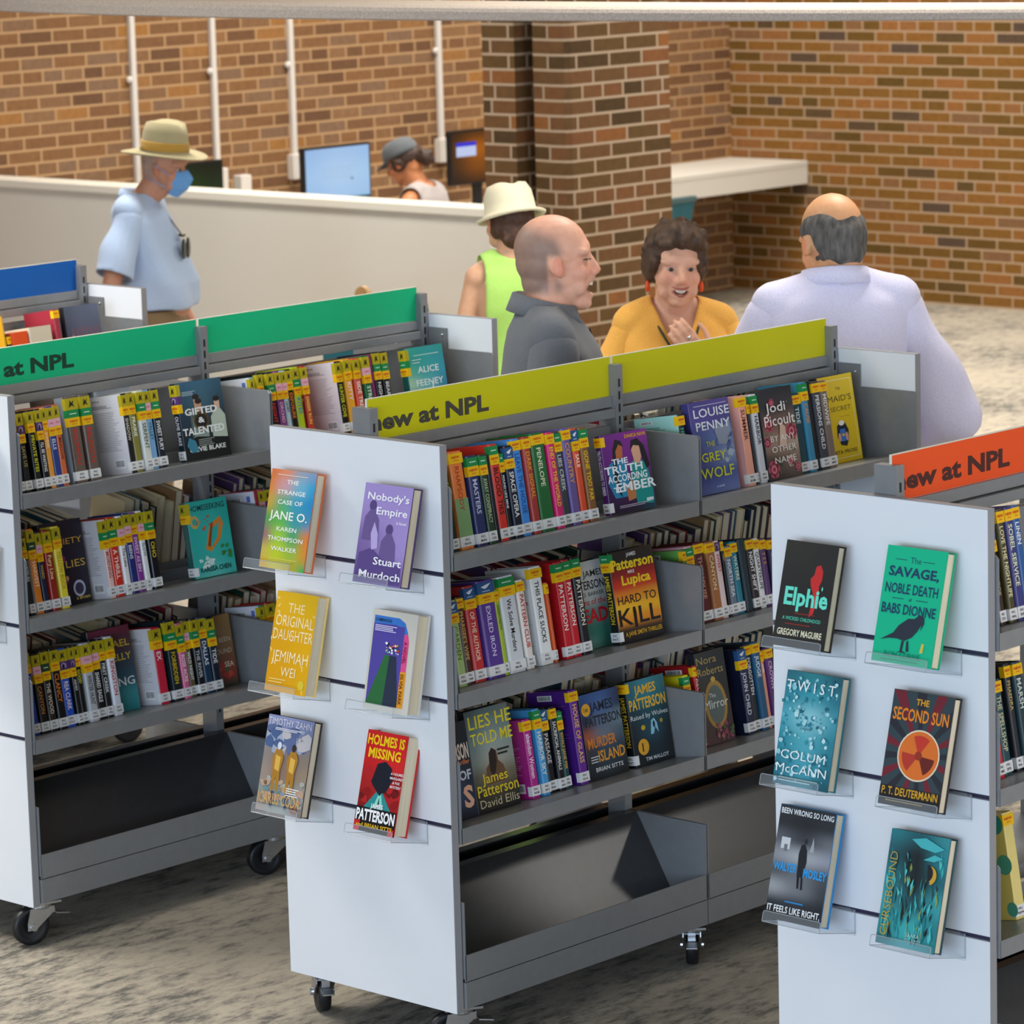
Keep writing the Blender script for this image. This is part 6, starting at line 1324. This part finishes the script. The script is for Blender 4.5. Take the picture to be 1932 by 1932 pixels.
mb = MB(); mb.tube([V(-.04, .075, 1.478), V(.045, .076, 1.462), V(.100, .052, 1.415), V(.150, .018, 1.345)], .004, 8); mb.tube([V(-.04, -.075, 1.478), V(.045, -.076, 1.462), V(.100, -.052, 1.415), V(.150, -.014, 1.345)], .004, 8); mb.ell((.162, .004, 1.325), .008, .016, .022, 12, 8); mb.build('necklace', mat('dark_green_cord', '24341c', .6), p.root, smooth=True)
mb = MB(); dd = V(-.04, -.62, .80).normalized(); mr_ = V(.190, .065, 1.335) + dd * .095 + dd.cross(V(1, 0, 0)).normalized() * .010; mb.lathe([(.0085, -.002), (.0108, -.002), (.0108, .002), (.0085, .002)], 16, M=Matrix.Translation(mr_) @ dd.to_track_quat('Z', 'Y').to_matrix().to_4x4(), closed=True); mb.ell(mr_ + V(.012, 0, 0), .005, .006, .006, 10, 8); mb.build('ring', mat('silver', 'd8d8dc', .15, .9), p.root, smooth=True)

# 4 man in lavender seen from behind
p = Person((-.275, 2.115, 0), R(140), 1.815, 'balding person with grey hair seen from behind in a lavender long sleeved shirt', 'd8a074', belly=.05, w=1.06, head=(16, 20, 0), hz=-.028, fat=1.0, voxel=.007, arms={'r': (V(-.03, -.315, 1.12), V(.20, -.25, 1.04), V(.8, .5, .1), V(0, 0, 1)), 'l': (V(.02, .29, 1.13), V(.22, .22, 1.02), V(.8, -.5, .1), V(0, 0, 1))})
p.eyes(0, '8a8078')
M4 = lambda q: sst(-.088, -.06, q.z - .9 * max(0, abs(q.y) - .03)) * sst(.05, .015, q.x + .4 * max(0, q.z - .03)) * sst(.040, .004, q.z + .004 * math.sin(q.y * 90) - .75 * max(0, abs(q.y) - .03)) * (1 - sst(-.04, -.028, q.x) * sst(.028, .012, q.z) * sst(.05, .06, abs(q.y)))
p.hair_shell(M4, mottle(mat('grey_hair_dark', '5c5854', .9), 70, .5, bump=.4, stretch=(1, 1, .3)), .009)
ml = cloth_mat('lavender_cotton', 'd6d3ea', .8)
p.shirt(ml, infl=.024, hem=.92, sleeve='long', wide=1.3, seed=11, fold=.006, neck=1.49)
p.collar(ml, z=1.480, h=.042, r=(.076, .082), gap=20, flare=.018, back=.016)
p.trousers(cloth_mat('navy_slacks', '22283a'), top=.95)

# 5 woman in lime green with a straw hat, from behind
p = Person((-2.515, 3.235, 0), R(147), 1.62, 'person in a sleeveless lime green top and cream hat seen from behind', 'd8a888', w=.84, head=(14, 6, 0), arms={'l': (V(-.03, .205, 1.12), V(.06, .21, .88), V(.2, 0, -1), V(0, -1, 0)), 'r': (V(-.02, -.21, 1.12), V(.10, -.20, .90), V(.2, 0, -1), V(0, 1, 0))}, armr=.82, ear=1)
p.eyes(0, '4a3428')
p.hair_blobs([((-.035, 0, .012), (.082, .080, .056)), ((-.060, 0, -.045), (.050, .072, .065)), ((-.02, .066, -.015), (.04, .022, .05)), ((-.02, -.066, -.015), (.04, .022, .05))], mottle(mat('dark_brown_hair', '4a2e20', .6), 60, .3, bump=.3), .007, bumps=6, seed=2)
p.shirt(cloth_mat('lime_jersey', 'b4e474'), infl=.022, hem=.82, sleeve='none', seed=6, fold=.006, neck=1.49)
p.trousers(cloth_mat('white_slacks', 'd8d4cc'), top=.92)
Mhat = p.Mh @ Matrix.Translation((-.014, 0, .030)) @ Matrix.Rotation(R(10), 4, 'Y')
h = hat_lathe(p, [(.122, -.008), (.118, -.018), (.108, -.012), (.092, .004), (.090, .03), (.085, .07), (.070, .10), (.045, .110), (.002, .108)], cloth_mat('cream_straw', 'e8dfc0', .9, 350), 'fedora', Mhat, wave=-.05, pinch=.014)

# 6 seated woman in a cap at the computers
p = Person((-7.58, 7.98, .02), R(200), 1.66, 'seated person in grey baseball cap and pale sleeveless top at the computers', 'b87850', w=1.22, head=(0, 24, 0), neck=.085,
    arms={'r': (V(.08, -.30, 1.17), V(.29, -.17, 1.27), V(1, .2, 0), V(0, 0, -1)), 'l': (V(.08, .30, 1.17), V(.29, .17, 1.27), V(1, -.2, 0), V(0, 0, -1))},
    legs={'r': (V(.42, -.12, .90), V(.42, -.12, .53), V(.58, -.12, .49)), 'l': (V(.42, .12, .90), V(.42, .12, .53), V(.58, .12, .49))})
p.root.location.z = -.42 * 1.66 / 1.75
p.eyes(0, '2a1c14')
p.hair_blobs([((-.03, 0, .02), (.088, .082, .08)), ((-.105, 0, .0), (.05, .04, .045)), ((-.14, .01, -.03), (.04, .035, .05)), ((.0, .066, -.005), (.045, .02, .045)), ((.0, -.066, -.005), (.045, .02, .045))], mottle(mat('dark_hair', '3a2418', .6), 60, .4, bump=.3), .007, bumps=8, seed=3)
p.shirt(cloth_mat('pale_grey_jersey', 'a49c9a'), infl=.02, hem=.86, sleeve='none', seed=9, fold=.004, neck=1.49)
p.trousers(cloth_mat('black_leggings', '202024'), top=.93, seated=True)
Mc = p.Mh @ Matrix.Translation((-.008, 0, .035))
h = hat_lathe(p, [(.094, 0), (.095, .02), (.090, .05), (.074, .078), (.045, .094), (.002, .098)], cloth_mat('grey_cap_cotton', '5c6064'), 'baseball_cap', Mc)
mb = MB(); vs = []
for i in range(13):
    a = R(-62 + 124 * i / 12); vs += [Mc @ V(.104 * math.cos(a), .096 * math.sin(a), .004), Mc @ V(.10 * math.cos(a) + .075 * max(0, math.cos(a * 1.4)), .094 * math.sin(a), -.012 - .02 * (1 - math.cos(a)) * 1)]
mb.add(vs, [(i * 2, i * 2 + 1, i * 2 + 3, i * 2 + 2) for i in range(12)]); o = mb.build('brim', cloth_mat('dark_cap_brim', '3a3c40'), h, smooth=True); s = o.modifiers.new('thickness', 'SOLIDIFY'); s.thickness = .003
t = tag(empty('task_chair', (-7.58, 7.98, 0), R(200)), 'dark task chair under the seated person in the cap', 'chair')
mb = MB(); mb.box((-.2, -.22, .30), (.24, .22, .352)); mb.build('seat', M_DARK, t, bevel=.02)
mb = MB(); mb.tube([(0, 0, .31), (0, 0, .1)], .025, 10); mb.build('column', M_ZINC, t)
for i in range(5):
    a = R(72 * i); mb = MB(); mb.tube([(0, 0, .10), (.26 * math.cos(a), .26 * math.sin(a), .05)], [.022, .014], 8); mb.ell((.26 * math.cos(a), .26 * math.sin(a), .03), .03, .03, .03, 10, 8); mb.build('leg', M_DARK, t, smooth=True)
